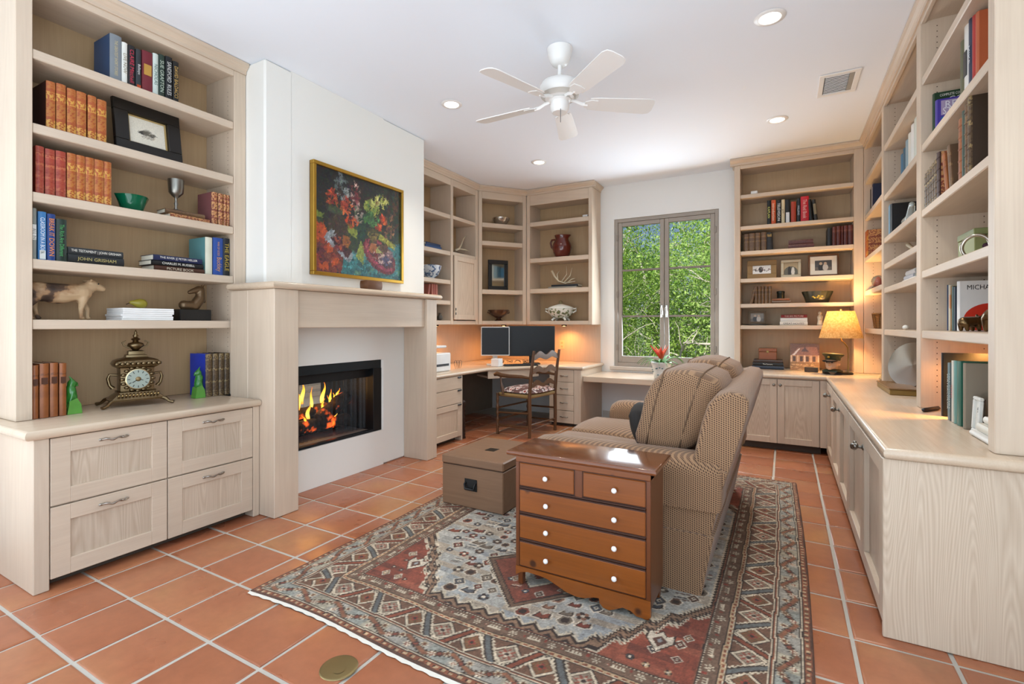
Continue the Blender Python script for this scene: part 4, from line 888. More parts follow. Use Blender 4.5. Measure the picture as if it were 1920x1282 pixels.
# ================================================================== DESK CHAIR
ch = thing('ladder_back_chair', 'dark wooden ladder-back armchair with rush seat at desk', 'chair', (-2.42, 5.07, 0), PI / 2 - math.radians(-8))
ch.rotation_euler.z = math.radians(82)        # local x along the back, local +y towards the desk
RUSH = plain('8c7146', .9)
def turned(x0, y0, x1, y1, z1, name, rings):
    p = []; r = []
    for i in range(31):
        u = i / 30; z = z1 * u; p.append((x0 + (x1 - x0) * u, y0 + (y1 - y0) * u, z)); r.append(.0165 * (1 - .18 * u) if not rings else .0155 + .0045 * math.sin(u * 40) * (1 if .2 < u < .8 else .2))
    return MB().tube(p, r, 10).build(name, CHAIRW, ch, 60)
bp_ = {}
for sx_ in (-1, 1):
    MB().tube([(sx_ * .262, 0, 0), (sx_ * .262, -.005, .2), (sx_ * .262, 0, .46), (sx_ * .262, -.02, .7), (sx_ * .262, -.06, .96)], [.018, .02, .021, .02, .015], 10).build('leg', CHAIRW, ch, 60)
    turned(sx_ * .30, .42, sx_ * .30, .42, .47, 'leg', True)
    MB().tube([(sx_ * .26, -.012, .66), (sx_ * .275, .1, .672), (sx_ * .295, .25, .67), (sx_ * .305, .36, .675), (sx_ * .31, .42, .69), (sx_ * .315, .46, .675)], [.014, .018, .021, .024, .026, .016], 8, sq=.6).build('armrest', CHAIRW, ch, 60)
    MB().tube([(sx_ * .30, .34, .46), (sx_ * .30, .35, .53), (sx_ * .30, .37, .60), (sx_ * .30, .375, .675)], [.012, .018, .010, .012], 8).build('arm_post', CHAIRW, ch, 60)
    for z in (.12, .27): MB().tube([(sx_ * .262, 0, z), (sx_ * .30, .42, z - .02)], .011, 8).build('stretcher', CHAIRW, ch, 60)
for y, z, w_ in ((0, .14, .262), (.42, .17, .30), (.42, .30, .30)): MB().tube([(-w_, y, z), (w_, y, z)], .011, 8).build('stretcher', CHAIRW, ch, 60)
for z0, z1, yb in ((.855, .955, -.045), (.70, .79, -.025), (.545, .63, -.008)):
    n = 40; up = []; dn = []
    for i in range(n + 1):
        u = -1 + 2 * i / n; up.append((u * .25, z1 - .022 - .022 * math.cos(u * 2 * PI))); dn.append((u * .25, z0 + .014 - .012 * math.cos(u * 2 * PI)))
    MB().prism(up + dn[::-1], 1, yb - .006, yb + .006).build('slat', CHAIRW, ch)
st = MB(); st.puff((0, .21, .452), (.285, .225, .020), .12, 6); st.build('rush_seat', RUSH, ch, 180, merge=True)
fc = Cv(.5, .5, .01, 'c9b7a8', 4)
def floralm():
    m, nd, lk, p = nmat('floral_print'); tc = N(nd, 'TexCoord'); v = N(nd, 'TexVoronoi', Scale=17.0); lk.new(tc.outputs['Object'], v.inputs['Vector']); no = N(nd, 'TexNoise', Scale=30.0, Detail=3.0); lk.new(tc.outputs['Object'], no.inputs['Vector'])
    ad = N(nd, 'Math', operation='ADD'); lk.new(v.outputs['Distance'], ad.inputs[0]); lk.new(no.outputs[0], ad.inputs[1]); r = ramp(nd, [(.55, C('8a3a38')), (.72, C('a85a50')), (.80, C('d8cbc0')), (.95, C('cfc6c4')), (1.0, C('6a4a44'))]); lk.new(ad.outputs[0], r.inputs[0]); lk.new(r.outputs[0], p.inputs['Base Color']); p.inputs['Roughness'].default_value = .9; return m
cu = MB(); cu.puff((0, .20, .498), (.24, .20, .034), .45, 12, bulge=.3); cu.puff((0, .20, .49), (.262, .222, .012), .35, 10)
tag(cu.build('chair_cushion', floralm(), None, 180, loc=(-2.42, 5.07, 0), rz=math.radians(82), merge=True), 'red and cream floral cushion on the desk chair', 'cushion')
tag(MB().lathe([(.028, 0), (.03, .01), (.024, .03), (.028, .05)] + [(.022 + .006 * (i % 2), .06 + i * .022) for i in range(14)] + [(.026, .38), (.03, .40), (.02, .415), (.004, .42)], 14).build('turned_post', plain('2e1c14', .35), None, 50, loc=(-3.10, 4.46, 0)), 'dark turned wooden post standing beside the desk pedestal', 'post')
# ================================================================== ON THE DESK
SCR = plain('0a0d11', .45, var=0); GREYP = plain('c9c9c6', .45); WPL = plain('e4e6e6', .35)
def monitor(label, x, y, w_, zb_, h_, ang, bez):
    t = thing('monitor', label, 'monitor', (x, y, .743), ang, 'monitors on the desk')
    bx('housing', bez, t, -w_ / 2, w_ / 2, 0, .035, zb_, zb_ + h_, b=.004); bx('screen', SCR, t, -w_ / 2 + .01, w_ / 2 - .01, -.001, .002, zb_ + .014, zb_ + h_ - .01, b=0)
    bx('neck', bez, t, -.03, .03, .036, .06, .012, zb_ + .15, b=.003); bx('stand', bez, t, -.11, .11, -.05, .12, .0, .012, b=.004)
monitor('smaller monitor with silver edge, left of the pair on desk', -3.19, 5.30, .36, .115, .365, math.radians(34), GREYP)
monitor('wide black monitor, right of the pair on desk', -2.86, 5.66, .60, .10, .39, math.radians(30), BLACK)
kb = thing('keyboard', 'black keyboard lying in front of the monitors', 'keyboard', (-2.86, 5.36, .743), math.radians(42))
bx('case', BLACK, kb, -.21, .21, -.065, .065, .0, .012, b=.004)
for i in range(4):
    for j in range(14): bx('key', plain('222326', .6), kb, -.20 + j * .0285, -.1745 + j * .0285, -.055 + i * .028, -.031 + i * .028, .0122, .019, b=.003)
pr = thing('printer', 'white printer on the desk beside the chimney', 'printer', (-3.42, 4.22, .743), PI / 2)
bx('body', WPL, pr, -.21, .17, -.21, .16, 0, .20, b=.012); bx('scanner_lid', WPL, pr, -.21, .12, -.19, .14, .255, .28, b=.008); bx('paper_feed', plain('b9c2c8', .4), pr, -.12, .06, -.02, .12, .201, .254, b=.004); bx('upper_tray', WPL, pr, -.18, .02, -.12, .10, .31, .33, b=.006); bx('tray_post', plain('5a6a78', .4), pr, -.08, .0, .0, .06, .281, .309, b=.002)
bx('output_slot', plain('3a3f44', .5), pr, -.17, .13, -.2115, -.2095, .06, .085, b=0)
tag(bx('paper_box', WHITEP, None, -.06, .06, -.03, .03, 0, .15), 'upright white paper box right of the printer', 'box').location = (-3.50, 4.50, .743)
wr = MB()
for k in range(3): wr.tube([(0, -.02 + k * .03, 0)] + [(.012 * k, -.02 + k * .03 + .028 * math.cos(PI * i / 8 + PI), .065 + .03 * math.sin(PI * i / 8)) for i in range(9)] + [(0, .04 + k * .02, 0)], .0022, 6)
tag(wr.build('wire_organizer', STEEL, None, 60, loc=(-3.30, 4.62, .745)), 'small curved wire desk organizer near the printer', 'organizer')
tag(bx('speaker_box', WPL, None, -.055, .055, -.05, .05, 0, .095, b=.006), 'small white box on desk below the left monitor', 'box').location = (-3.06, 5.12, .743)
cb_ = MB()
for k in range(4): cb_.tube([(-3.15 + .08 * k + .05 * math.sin(i * .9 + k), 5.38 + .07 * k + .02 * math.cos(i * 1.3 + k), .765 + .03 * abs(math.sin(i * .8 + k * 2))) for i in range(9)], .0035, 5)
tag(cb_.build('cable_bundle', BLACK, None, 60), 'tangled black cables behind the monitors on desk', 'cable')
ot = thing('wall_outlet', 'cream outlet plate on the wood backsplash', 'outlet', (-2.73, BY - .013, .97)); bx('plate', plain('d8c9a8', .4), ot, -.036, .036, -.006, 0, -.06, .06, b=.003)
for z in (-.025, .025): bx('socket', plain('bfae8a', .5), ot, -.016, .016, -.0075, -.006, z - .014, z + .014, b=0)
def puck(label, x, y, z, e, col=(1, .55, .2)):
    t = thing('puck_light', label, 'light', (x, y, z)); MB().lathe([(.034, 0), (.036, -.004), (.034, -.016), (.02, -.018)], 18).build('housing', BLACK, t, 40); MB().lathe([(.0, -.0195), (.018, -.0195), (.018, -.018)], 14).build('bulb', plain('ffca80', .5, emit=14.0), t)
    l = bpy.data.lights.new('puck_lamp', 'SPOT'); l.energy = e; l.color = col; l.spot_size = 2.8; l.spot_blend = .7; l.shadow_soft_size = .05
    o = bpy.data.objects.new('puck_lamp', l); COL.objects.link(o); o.location = (x, y, z - .03)
puck('round puck light under the hutch, right of the monitors', -2.62, 6.16, 1.249, 11, (1, .42, .11)); puck('round puck light under the diagonal shelf above the monitors', -3.38, 5.84, 1.249, 15, (1, .42, .11)); puck('round puck light under the oak wall unit above the printer', -3.70, 4.75, 1.249, 12, (1, .42, .11))
puck('round puck light under the lowest shelf of right bookcase', .90, 3.36, 1.170, 24, (1, .45, .11))
# ================================================================== PLANT
pl = thing('potted_bromeliad', 'red bromeliad in white floral pot under the window', 'potted plant', (-1.25, 5.80, .625)); pl.scale = (1.4, 1.4, 1.5)
MB().lathe([(.05, 0), (.058, .005), (.068, .06), (.076, .105), (.082, .11), (.082, .128), (.074, .13), (.070, .118), (.0, .116)], 26).build('pot', plain('e4e6e2', .25, coat=.4), pl, 50)
dc = MB()
for i in range(14):
    a = math.radians(rnd.uniform(180, 400)); z = rnd.uniform(.03, .09); r_ = .061 + z * .16; dc.ball((r_ * math.cos(a), r_ * math.sin(a), z), (.008, .008, .004), 6)
dc.build('painted_leaves', plain('3f6f72', .5), pl)
for i in range(17):
    a = 2 * PI * i / 17 + rnd.uniform(-.15, .15); L_ = rnd.uniform(.15, .25); up = rnd.uniform(.5, 1.2); v = []; f = []
    for k in range(9):
        u = k / 8; r_ = .015 + L_ * u * (1 - .15 * u); z = .11 + L_ * (up * u - (.35 + up * .55) * u * u * 1.05) ; w_ = .013 * (1 - u) ** .6 * (.6 + .4 * math.sin(PI * min(1, u + .3)))
        for sg in (-1, 0, 1): v.append((r_ * math.cos(a) - sg * w_ * math.sin(a), r_ * math.sin(a) + sg * w_ * math.cos(a), z + (.004 if sg else 0)))
    for k in range(8):
        for j in (0, 1): f.append((k * 3 + j, k * 3 + j + 1, k * 3 + j + 4, k * 3 + j + 3))
    MB().add(v, f).build('leaf', plain('4d8a3a' if i % 3 else '6fa850', .45), pl, 180)
for i in range(9):
    a = 2 * PI * i / 9; t_ = .02 + .02 * (i % 3); MB().tube([(0, 0, .15), (t_ * .6 * math.cos(a), t_ * .6 * math.sin(a), .20), (t_ * 1.5 * math.cos(a), t_ * 1.5 * math.sin(a), .235 + .012 * (i % 3))], [.008, .011, .002], 6, sq=.4).build('bract', plain('d8402c' if i % 2 else 'e87050', .5), pl, 180)
MB().tube([(0, 0, .11), (0, 0, .2)], .007, 6).build('stem', plain('6fa850', .5), pl)
# ================================================================== TABLE LAMP
lp = thing('table_lamp', 'lit table lamp with linen shade on the corner worktop', 'lamp', (.455, 5.80, .763))
MB().lathe([(.125, 0), (.13, .006), (.128, .018), (.115, .024), (.0, .024)], 32, sy=.62).build('base', plain('1d1512', .3), lp, 50)
MB().tube([(.085, .02, .02), (.088, .02, .18), (.082, .02, .26), (.06, .01, .30), (.03, 0, .33), (.025, 0, .36)], .006, 8).build('stem', BRASS, lp, 60); MB().tube([(.025, 0, .35), (.025, 0, .62)], .004, 6).build('harp', BRASS, lp)
MB().ball((.025, 0, .635), .009, 8).build('finial', BRASS, lp, 60); MB().ball((.025, 0, .46), (.028, .028, .036), 12).build('bulb', plain('ffdf9a', .5, emit=2.5), lp, 180)
def shadem():
    m, nd, lk, p = nmat('linen_shade'); tc = N(nd, 'TexCoord'); no = N(nd, 'TexNoise', Scale=60.0, Detail=4.0); lk.new(tc.outputs['Object'], no.inputs['Vector'])
    r = ramp(nd, [(.35, C('b48e58')), (.65, C('cdab76'))]); lk.new(no.outputs[0], r.inputs[0]); df = N(nd, 'BsdfDiffuse'); tl = N(nd, 'BsdfTranslucent'); mx = N(nd, 'MixShader'); mx.inputs[0].default_value = .07
    lk.new(r.outputs[0], df.inputs[0]); lk.new(r.outputs[0], tl.inputs[0]); lk.new(df.outputs[0], mx.inputs[1]); lk.new(tl.outputs[0], mx.inputs[2]); lk.new(mx.outputs[0], nd['Material Output'].inputs['Surface']); return m
v = []; f = []; n = 40
for r0, z in ((.185, .355), (.115, .62)):
    for k in range(n): a = 2 * PI * k / n; v.append((.025 + r0 * math.cos(a), r0 * .82 * math.sin(a), z))
for k in range(n): f.append((k, (k + 1) % n, n + (k + 1) % n, n + k))
MB().add(v, f).build('shade', shadem(), lp, 180)
l = bpy.data.lights.new('table_lamp_bulb', 'POINT'); l.energy = 24; l.color = (1, .62, .25); l.shadow_soft_size = .04
o = bpy.data.objects.new('table_lamp_bulb', l); COL.objects.link(o); o.location = (.48, 5.80, 1.315)
# ================================================================== BOOKS
def giltm(name, base, gold, dark, bands):
    """leather spine with tooled gold bands, laid out on the book's own height"""
    m, nd, lk, p = nmat(name); tc = N(nd, 'TexCoord'); sx = N(nd, 'SeparateXYZ'); lk.new(tc.outputs['Generated'], sx.inputs[0])
    r = N(nd, 'ValToRGB'); e = r.color_ramp.elements; r.color_ramp.interpolation = 'CONSTANT'
    e[0].position = bands[0][0]; e[0].color = (bands[0][1],) * 3 + (1,); e[1].position = bands[-1][0]; e[1].color = (bands[-1][1],) * 3 + (1,)
    for q, v in bands[1:-1]: e.new(q).color = (v, v, v, 1)
    lk.new(sx.outputs[2], r.inputs[0])
    vo = N(nd, 'TexVoronoi', Scale=85.0); lk.new(tc.outputs['Object'], vo.inputs['Vector']); no = N(nd, 'TexNoise', Scale=160.0, Detail=2.0); lk.new(tc.outputs['Object'], no.inputs['Vector'])
    s = N(nd, 'Math', operation='ADD'); lk.new(no.outputs[0], s.inputs[0]); lk.new(vo.outputs['Distance'], s.inputs[1])
    th = N(nd, 'MapRange'); th.inputs[1].default_value = .85; th.inputs[2].default_value = 1.05; lk.new(s.outputs[0], th.inputs[0])
    ml = N(nd, 'Math', operation='MULTIPLY'); lk.new(th.outputs[0], ml.inputs[0]); lk.new(r.outputs[0], ml.inputs[1])
    n2 = N(nd, 'TexNoise', Scale=12.0, Detail=3.0); lk.new(tc.outputs['Object'], n2.inputs['Vector']); b2 = ramp(nd, [(.3, C(dark)), (.65, C(base))]); lk.new(n2.outputs[0], b2.inputs[0])
    mx = N(nd, 'Mix', data_type='RGBA'); mx.inputs[7].default_value = C(gold); lk.new(ml.outputs[0], mx.inputs[0]); lk.new(b2.outputs[0], mx.inputs[6]); lk.new(mx.outputs[2], p.inputs['Base Color']); p.inputs['Roughness'].default_value = .42
    return m
ORN = giltm('orange_leather', 'ab5522', 'c9963e', '934217', [(0, .15), (.04, .95), (.2, .0), (.26, .3), (.56, .1), (.62, .95), (.78, .0), (.84, .25)])
REDL = giltm('red_leather', 'a23a28', 'c47a4a', '8a2c1e', [(0, .2), (.1, .35), (.2, .1), (.35, .4), (.4, .15), (.6, .5), (.66, .1), (.8, .5), (.9, .1)])
MARB = giltm('ornate_leather', '8a4030', 'cf9a60', '6a2c24', [(0, .7), (.18, .1), (.22, .8), (.42, .1), (.48, .8), (.7, .1), (.75, .8)])
BRL = giltm('brown_leather', '9a5a2c', '6a3a1c', '7c441f', [(0, .1), (.6, .9), (.64, .2), (.78, .9), (.82, .1)])
DKL = giltm('dark_leather', '54402e', '9a8458', '3e2c20', [(0, .5), (.08, .15), (.3, .7), (.36, .15), (.6, .8), (.66, .2), (.85, .7)])
OLD = giltm('old_calf', '6e5238', '94744a', '523a28', [(0, .3), (.2, .0), (.5, .5), (.58, .0), (.75, .6), (.82, .0)])
DRED = giltm('dark_red_cloth', '5a2420', '8a5a48', '451a18', [(0, .1), (.7, .5), (.8, .1)])
BANDS = {'ORN': ORN, 'REDL': REDL, 'MARB': MARB, 'BRL': BRL, 'DKL': DKL, 'OLD': OLD, 'DRED': DRED}
ORD = ['first', 'second', 'third', 'fourth', 'fifth', 'sixth', 'seventh', 'eighth', 'ninth', 'tenth', 'eleventh', 'twelfth', 'thirteenth']
def cmat(c, r=.45): return BANDS[c] if c in BANDS else plain(c, r)
def book(F, x0, x1, y, z0, z1, dep, c, label, group, text=None, tc='e8e4d8', lean=0.0, ribs=0, cover_c=None, title=None, block=None):
    """standing book: spine towards the room"""
    w = max(.008, abs(x1 - x0) - .002); h = z1 - z0 - .001
    xm = (x0 + x1) / 2
    o = thing('book', label, 'book', F.w(xm, y, z0 + .001), F.a, group)
    o.rotation_euler = (0, lean, F.a) if not lean else (Matrix.Rotation(F.a, 4, 'Z') @ Matrix.Rotation(lean, 4, 'Y')).to_euler()
    m = MB(); b = min(.004, w * .15); rr = min(.006, w * .3)
    # spine arc, then boards
    n = 5; pr = [(-w / 2 + w * i / n, -rr * math.sin(PI * i / n) ** .7) for i in range(n + 1)]
    m.prism(pr + [(w / 2, .006), (-w / 2, .006)], 2, 0, h)
    side = cmat(cover_c or {'ORN': '6a2418', 'REDL': '7a2a1e', 'MARB': '6a3a3a', 'BRL': '7a4424', 'DKL': '3a2c20', 'OLD': '5a4430', 'DRED': '4a1e1c'}.get(c, c))
    cv_ = m.build('spine', cmat(c), o, 50)
    bt = min(.0025, w * .12)
    for sg in (-1, 1): MB().box(*sorted((sg * w / 2, sg * (w / 2 - bt))), .0055, dep, 0, h, 0).build('board', side, o)
    bx('pages', PAPER, o, -w / 2 + bt, w / 2 - bt, .006, dep - .004, .003, h - .003, b=0)
    if ribs:
        r_ = MB()
        for k in range(ribs): zz = h * (.12 + .76 * k / (ribs - 1)); r_.prism([(a * 1.01, q - .002) for a, q in pr] + [(w / 2, .0), (-w / 2, .0)], 2, zz - .003, zz + .003)
        r_.build('raised_bands', cmat(c), o)['kind'] = 'stuff'
    if block: bx('title_label', plain(block[2], .5), o, -w * .36, w * .36, -rr - .0012, -rr + .001, h * block[0], h * block[1], b=0)
    if text:
        for k, tx in enumerate(text if isinstance(text, list) else [text]):
            nt = len(text) if isinstance(text, list) else 1
            L_ = h * .8 / nt; zc = h * .5 + (h * .42 if nt > 1 else 0) - (L_ * 1.05) * (k + .5) * (1 if nt > 1 else 0)
            asp = text2d(tx)[2]; hh = min(w * .62, L_ / asp * 1.4); ll = min(L_ * .94, hh * asp * 1.0)
            lettering(o, tx, plain(tc, .5), (0, -rr - .0012, zc), (0, 0, -1), (1, 0, 0), ll, hh)
    if title: title(o, w, h, dep)
    return o
def flat(F, x0, x1, y, z0, z1, dep, c, label, group, text=None, tc='e8e4d8', rot=0.0):
    """book lying down, spine towards the room"""
    L_ = x1 - x0; t = z1 - z0 - .001
    o = thing('book', label, 'book', F.w((x0 + x1) / 2, y, z0 + .0008), F.a + rot, group)
    rr = min(.006, t * .3); n = 5; pr = [(-rr * math.sin(PI * i / n) ** .7, t * i / n) for i in range(n + 1)]
    MB().prism(pr + [(.006, t), (.006, 0)], 0, -L_ / 2, L_ / 2).build('spine', cmat(c), o, 50)
    bt = min(.0025, t * .12)
    for a, b in ((0, bt), (t - bt, t)): bx('board', cmat(c), o, -L_ / 2, L_ / 2, .0055, dep, a, b, b=0)
    bx('pages', PAPER, o, -L_ / 2 + .003, L_ / 2 - .003, .006, dep - .004, bt, t - bt, b=0)
    if text: asp = text2d(text)[2]; hh = min(t * .5, L_ * .9 / asp * 1.3); lettering(o, text, plain(tc, .5), (0, -rr - .0012, t / 2), (1, 0, 0), (0, 0, 1), min(L_ * .9, hh * asp), hh)
    return o
def row(F, where, group, items, y, z0, dep=.2):
    """items: (x0, x1, ztop, colour, description, options)"""
    for i, it in enumerate(items):
        op = it[5] if len(it) > 5 else {}
        book(F, it[0], it[1], y, z0, it[2], op.pop('dep', dep), it[3], '%s, %s from left, %s' % (it[4], ORD[i], where), group, **op)
LB = 'left bookcase '
row(FL, LB + 'top shelf', 'books on the top shelf of the left bookcase', [
    (.412, .47, 2.937, '7b8288', 'thick grey-blue hardcover book', dict(cover_c='2c4a70', text='THE GREATEST SHORT STORIES', tc='c9b98a')), (.47, .50, 2.915, 'dfe0d8', 'white paperback book', dict(text='LIVE NOW', tc='8a7a5a')), (.502, .538, 2.914, '1d1b1c', 'black book with red title', dict(text=['CLAIRE', 'Mitchell'], tc='c0304a')),
    (.541, .571, 2.909, '2b2f33', 'charcoal book with orange foot', dict(text='Bullseye', tc='d8d8d4', block=(.0, .12, 'b8481e'))), (.574, .632, 2.919, '6e1f2a', 'wide burgundy book with gold block', dict(block=(.42, .68, 'b58a3c'))), (.632, .664, 2.928, 'c9d4cc', 'pale mint book', dict(text='NICHOLAS', tc='4a6a62')),
    (.664, .70, 2.938, '22362c', 'dark green book', dict(text='SUE GRAFTON', tc='b8c4b4')), (.703, .743, 2.944, '14161a', 'black book with white lettering', dict(text='SANDFORD  RULES', tc='d0d0cc')), (.746, .781, 2.932, '191614', 'black book with gold lettering', dict(text='DAVID BALDACCI', tc='c9a45a'))], .05, 2.6655)
row(FL, LB + 'second shelf', 'orange gilt volumes on the second shelf', [(a, b, c, 'ORN', 'orange leather gilt volume', dict(ribs=0, cover_c='6a2418' if i else '3a1c1c')) for i, (a, b, c) in enumerate([(.132, .171, 2.541), (.173, .215, 2.545), (.218, .259, 2.538), (.259, .304, 2.538), (.309, .35, 2.537), (.352, .397, 2.531)])], .05, 2.2855)
row(FL, LB + 'third shelf', 'leather volumes on the third shelf', [(.09, .125, 2.184, 'REDL', 'plain red leather volume', dict(ribs=5)), (.128, .169, 2.18, 'REDL', 'plain red leather volume', dict(ribs=5)), (.171, .215, 2.183, 'REDL', 'plain red leather volume', dict(ribs=5))] + [(a, b, 2.186, 'ORN', 'orange leather gilt volume', dict(cover_c='6a2418')) for a, b in ((.218, .259), (.259, .299), (.299, .34), (.34, .385), (.385, .421))], .05, 1.9325)
row(FL, LB + 'third shelf by goblet', 'ornate red volumes beside the goblet', [(a, b, 2.155, 'MARB', 'ornate red tooled volume', dict(cover_c='7a4a4c', dep=.17)) for a, b in ((.989, 1.029), (1.033, 1.066), (1.069, 1.092), (1.092, 1.113))], .05, 1.9325)
flat(FL, .735, .985, .06, 1.9325, 1.962, .13, 'MARB', 'brown tooled book lying under another, beneath the goblet', 'flat books under the goblet', rot=.05); flat(FL, .715, .95, .07, 1.962, 1.99, .12, 'OLD', 'brown tooled book on top, directly beneath the goblet', 'flat books under the goblet', rot=-.05)
row(FL, LB + 'fourth shelf', 'books standing on the fourth shelf, left end', [(.073, .096, 1.855, '8a8f88', 'grey book with white title band', dict(text='ALL IN', tc='14181a', block=(.38, .68, 'e6e6e0'))), (.1, .134, 1.843, '3a78b0', 'blue and white paperback', dict(text='CLASSROOM IN A BOOK', tc='e8eef0', block=(.02, .2, 'd8dcd8'))), (.136, .171, 1.838, '1c3a78', 'blue book with orange title', dict(text=['BREAK IT', 'DOWN'], tc='e08a34')), (.173, .218, 1.818, '1c2c24', 'dark green book', dict(text='The Rich Are Different', tc='4a9a58'))], .05, 1.5885)
flat(FL, .222, .481, .05, 1.5885, 1.636, .17, '202224', 'black hardcover lying below another, left of fourth shelf', 'flat books on the fourth shelf, left', 'JOHN GRISHAM', 'b8a868'); flat(FL, .224, .479, .055, 1.636, 1.676, .16, '2a2c2e', 'charcoal hardcover lying on top, left of fourth shelf', 'flat books on the fourth shelf, left', 'THE TESTAMENT | JOHN GRISHAM')
flat(FL, .645, .945, .06, 1.5885, 1.622, .16, '4a2c20', 'brown book at the bottom of the three-book stack', 'three flat books on the fourth shelf', 'PICTURE BOOK', 'd8ccb4'); flat(FL, .628, .935, .055, 1.622, 1.652, .16, '141416', 'black book in the middle of the three-book stack', 'three flat books on the fourth shelf', 'CHARLES M. RUSSELL'); flat(FL, .637, .925, .05, 1.652, 1.686, .16, '1c2448', 'dark blue book on top of the three-book stack', 'three flat books on the fourth shelf', 'THE RIVER ][ PETER HELLER')
row(FL, LB + 'fourth shelf, right end', 'books standing on the fourth shelf, right end', [(.947, .993, 1.841, 'd4d2be', 'cream spined book with teal cover', dict(cover_c='5a8f92')), (.997, 1.066, 1.846, '284a94', 'blue book with gold lettering', dict(text=['WAR OF GODS', 'Buckley'], tc='c8965a')), (1.066, 1.112, 1.852, '1c2026', 'black book with gold emblem', dict(text='THE EAGLE', tc='b8a040'))], .05, 1.5885)
row(FL, LB + 'lowest tier, left end', 'brown leather volumes on the left worktop', [(.067, .094, 1.04, 'BRL', 'brown leather volume', dict(block=(.62, .74, '4a2a1a'))), (.097, .135, 1.047, 'BRL', 'brown leather volume', dict(block=(.62, .74, '4a2a1a'))), (.138, .172, 1.048, 'BRL', 'brown leather volume', dict(block=(.62, .74, '4a2a1a'))), (.176, .207, 1.044, 'BRL', 'brown leather volume', dict(block=(.62, .74, '4a2a1a')))], .02, .763)
row(FL, LB + 'lowest tier, right end', 'dark leather volumes on the left worktop', [(a, b, 1.052, 'DKL', 'dark brown ribbed leather volume', dict(ribs=5, cover_c='1c38b0' if i == 0 else None, dep=.19)) for i, (a, b) in enumerate(((.949, .993), (.995, 1.035), (1.037, 1.074), (1.076, 1.113)))], .05, .763)
# hutch beside the chimney
flat(FLR, .60, .90, .08, 2.1405, 2.185, .16, '2c4a78', 'blue book at the bottom of a stack by the chimney', 'blue books beside the chimney'); flat(FLR, .62, .90, .09, 2.185, 2.215, .15, '22365c', 'navy book on top of a stack by the chimney', 'blue books beside the chimney', rot=.04)
row(FLR, 'shelf beside the chimney', 'small pink books beside the chimney', [(.66, .69, 1.73, 'b06a5c', 'small pink book', dict(lean=.18, dep=.12)), (.74, .775, 1.735, 'b8705f', 'small pink book', dict(dep=.12)), (.777, .815, 1.735, 'a85a4c', 'small pink book', dict(dep=.12)), (.818, .86, 1.73, 'b8705f', 'small pink book', dict(dep=.12))], .10, 1.5405, .12)
flat(FLR, 1.17, 1.40, .10, 2.1455, 2.175, .14, '2a1c18', 'dark book lying under the antler by the hutch door', None); flat(FBL, .29, .70, .09, 1.7385, 1.765, .18, '8f8a80', 'pale book at bottom, below the antlers by the window', 'books under the antlers'); flat(FBL, .33, .715, .10, 1.765, 1.793, .17, '20242a', 'black book directly beneath the antlers by the window', 'books under the antlers')
WB = 'window bookcase '
row(FBR, WB + 'second shelf', 'bright books on the second shelf of the window bookcase', [(.323, .362, 2.609, '15191a', 'black book with yellow title', dict(text='KAPLAN', tc='c8c860')), (.365, .409, 2.61, 'c4552c', 'orange book', dict(text='introduction', tc='e8d8c0')), (.416, .46, 2.603, '16171a', 'black book with white title', dict(text='TELEVISION', tc='e8e8e4')), (.462, .495, 2.604, 'cdbf9c', 'cream book', dict(text='guide', tc='6a4a34')), (.498, .545, 2.599, '17181b', 'black book with white lower half', dict(block=(.0, .45, 'd8dadb'))), (.552, .60, 2.569, 'a83c24', 'rust red book', {}), (.607, .639, 2.598, '23282e', 'slim black book', dict(text='WILLING', tc='c8d4dc')), (.642, .718, 2.613, 'c01f2c', 'thick bright red book', dict(text='The Red Book', tc='e8b8b0')), (.722, .755, 2.575, '1c1a1a', 'black book leaning left', dict(lean=-.07)), (.765, .80, 2.57, '2a2622', 'dark book with tan label leaning left', dict(lean=-.1, block=(.3, .8, '8a7a5c')))], .05, 2.3455)
row(FBR, WB + 'third shelf, left end', 'old calf volumes on the third shelf', [(.095, .143, 2.262, 'OLD', 'old brown calf volume', dict(ribs=4)), (.145, .205, 2.265, 'OLD', 'old brown calf volume', dict(ribs=4)), (.207, .26, 2.266, 'OLD', 'old brown calf volume', dict(ribs=4)), (.265, .318, 2.268, 'OLD', 'old brown calf volume', dict(ribs=4)), (.322, .383, 2.262, '1e1a18', 'black volume with gold bands', dict(ribs=4, lean=-.03, block=(.75, .9, '8a7038')))], .05, 2.0665)
flat(FBR, .527, .765, .06, 2.0665, 2.112, .16, 'DRED', 'dark red tooled book at bottom of pair, third shelf', 'flat red books on the third shelf'); flat(FBR, .53, .755, .06, 2.112, 2.158, .16, 'DRED', 'dark red book on top of pair, third shelf', 'flat red books on the third shelf')
row(FBR, WB + 'third shelf, right end', 'dark red volumes on the third shelf', [(.881, .923, 2.255, '1c1a1c', 'black cloth volume', {}), (.925, .96, 2.265, 'DRED', 'dark red cloth volume', {}), (.962, .999, 2.268, 'DRED', 'dark red cloth volume', {}), (1.001, 1.022, 2.266, 'DRED', 'slim dark red volume', {}), (1.024, 1.059, 2.268, 'DRED', 'dark red cloth volume', {}), (1.061, 1.104, 2.27, 'DRED', 'dark red cloth volume', {})], .05, 2.0665)
row(FBR, WB + 'fifth shelf', 'small brown volumes on the fifth shelf', [(.15, .18, 1.675, 'OLD', 'small brown volume leaning right', dict(lean=.22, dep=.13))] + [(a, b, 1.675, 'OLD', 'small brown volume', dict(ribs=4, dep=.13)) for a, b in ((.201, .23), (.232, .264), (.266, .296), (.298, .333), (.335, .367))], .08, 1.4805, .13)
flat(FBR, .37, .55, .09, 1.4805, 1.512, .12, 'OLD', 'small brown book lying under the black round box', 'flat brown books on the fifth shelf'); flat(FBR, .375, .54, .095, 1.512, 1.536, .11, 'BRL', 'small tan book directly under the black round box', 'flat brown books on the fifth shelf')
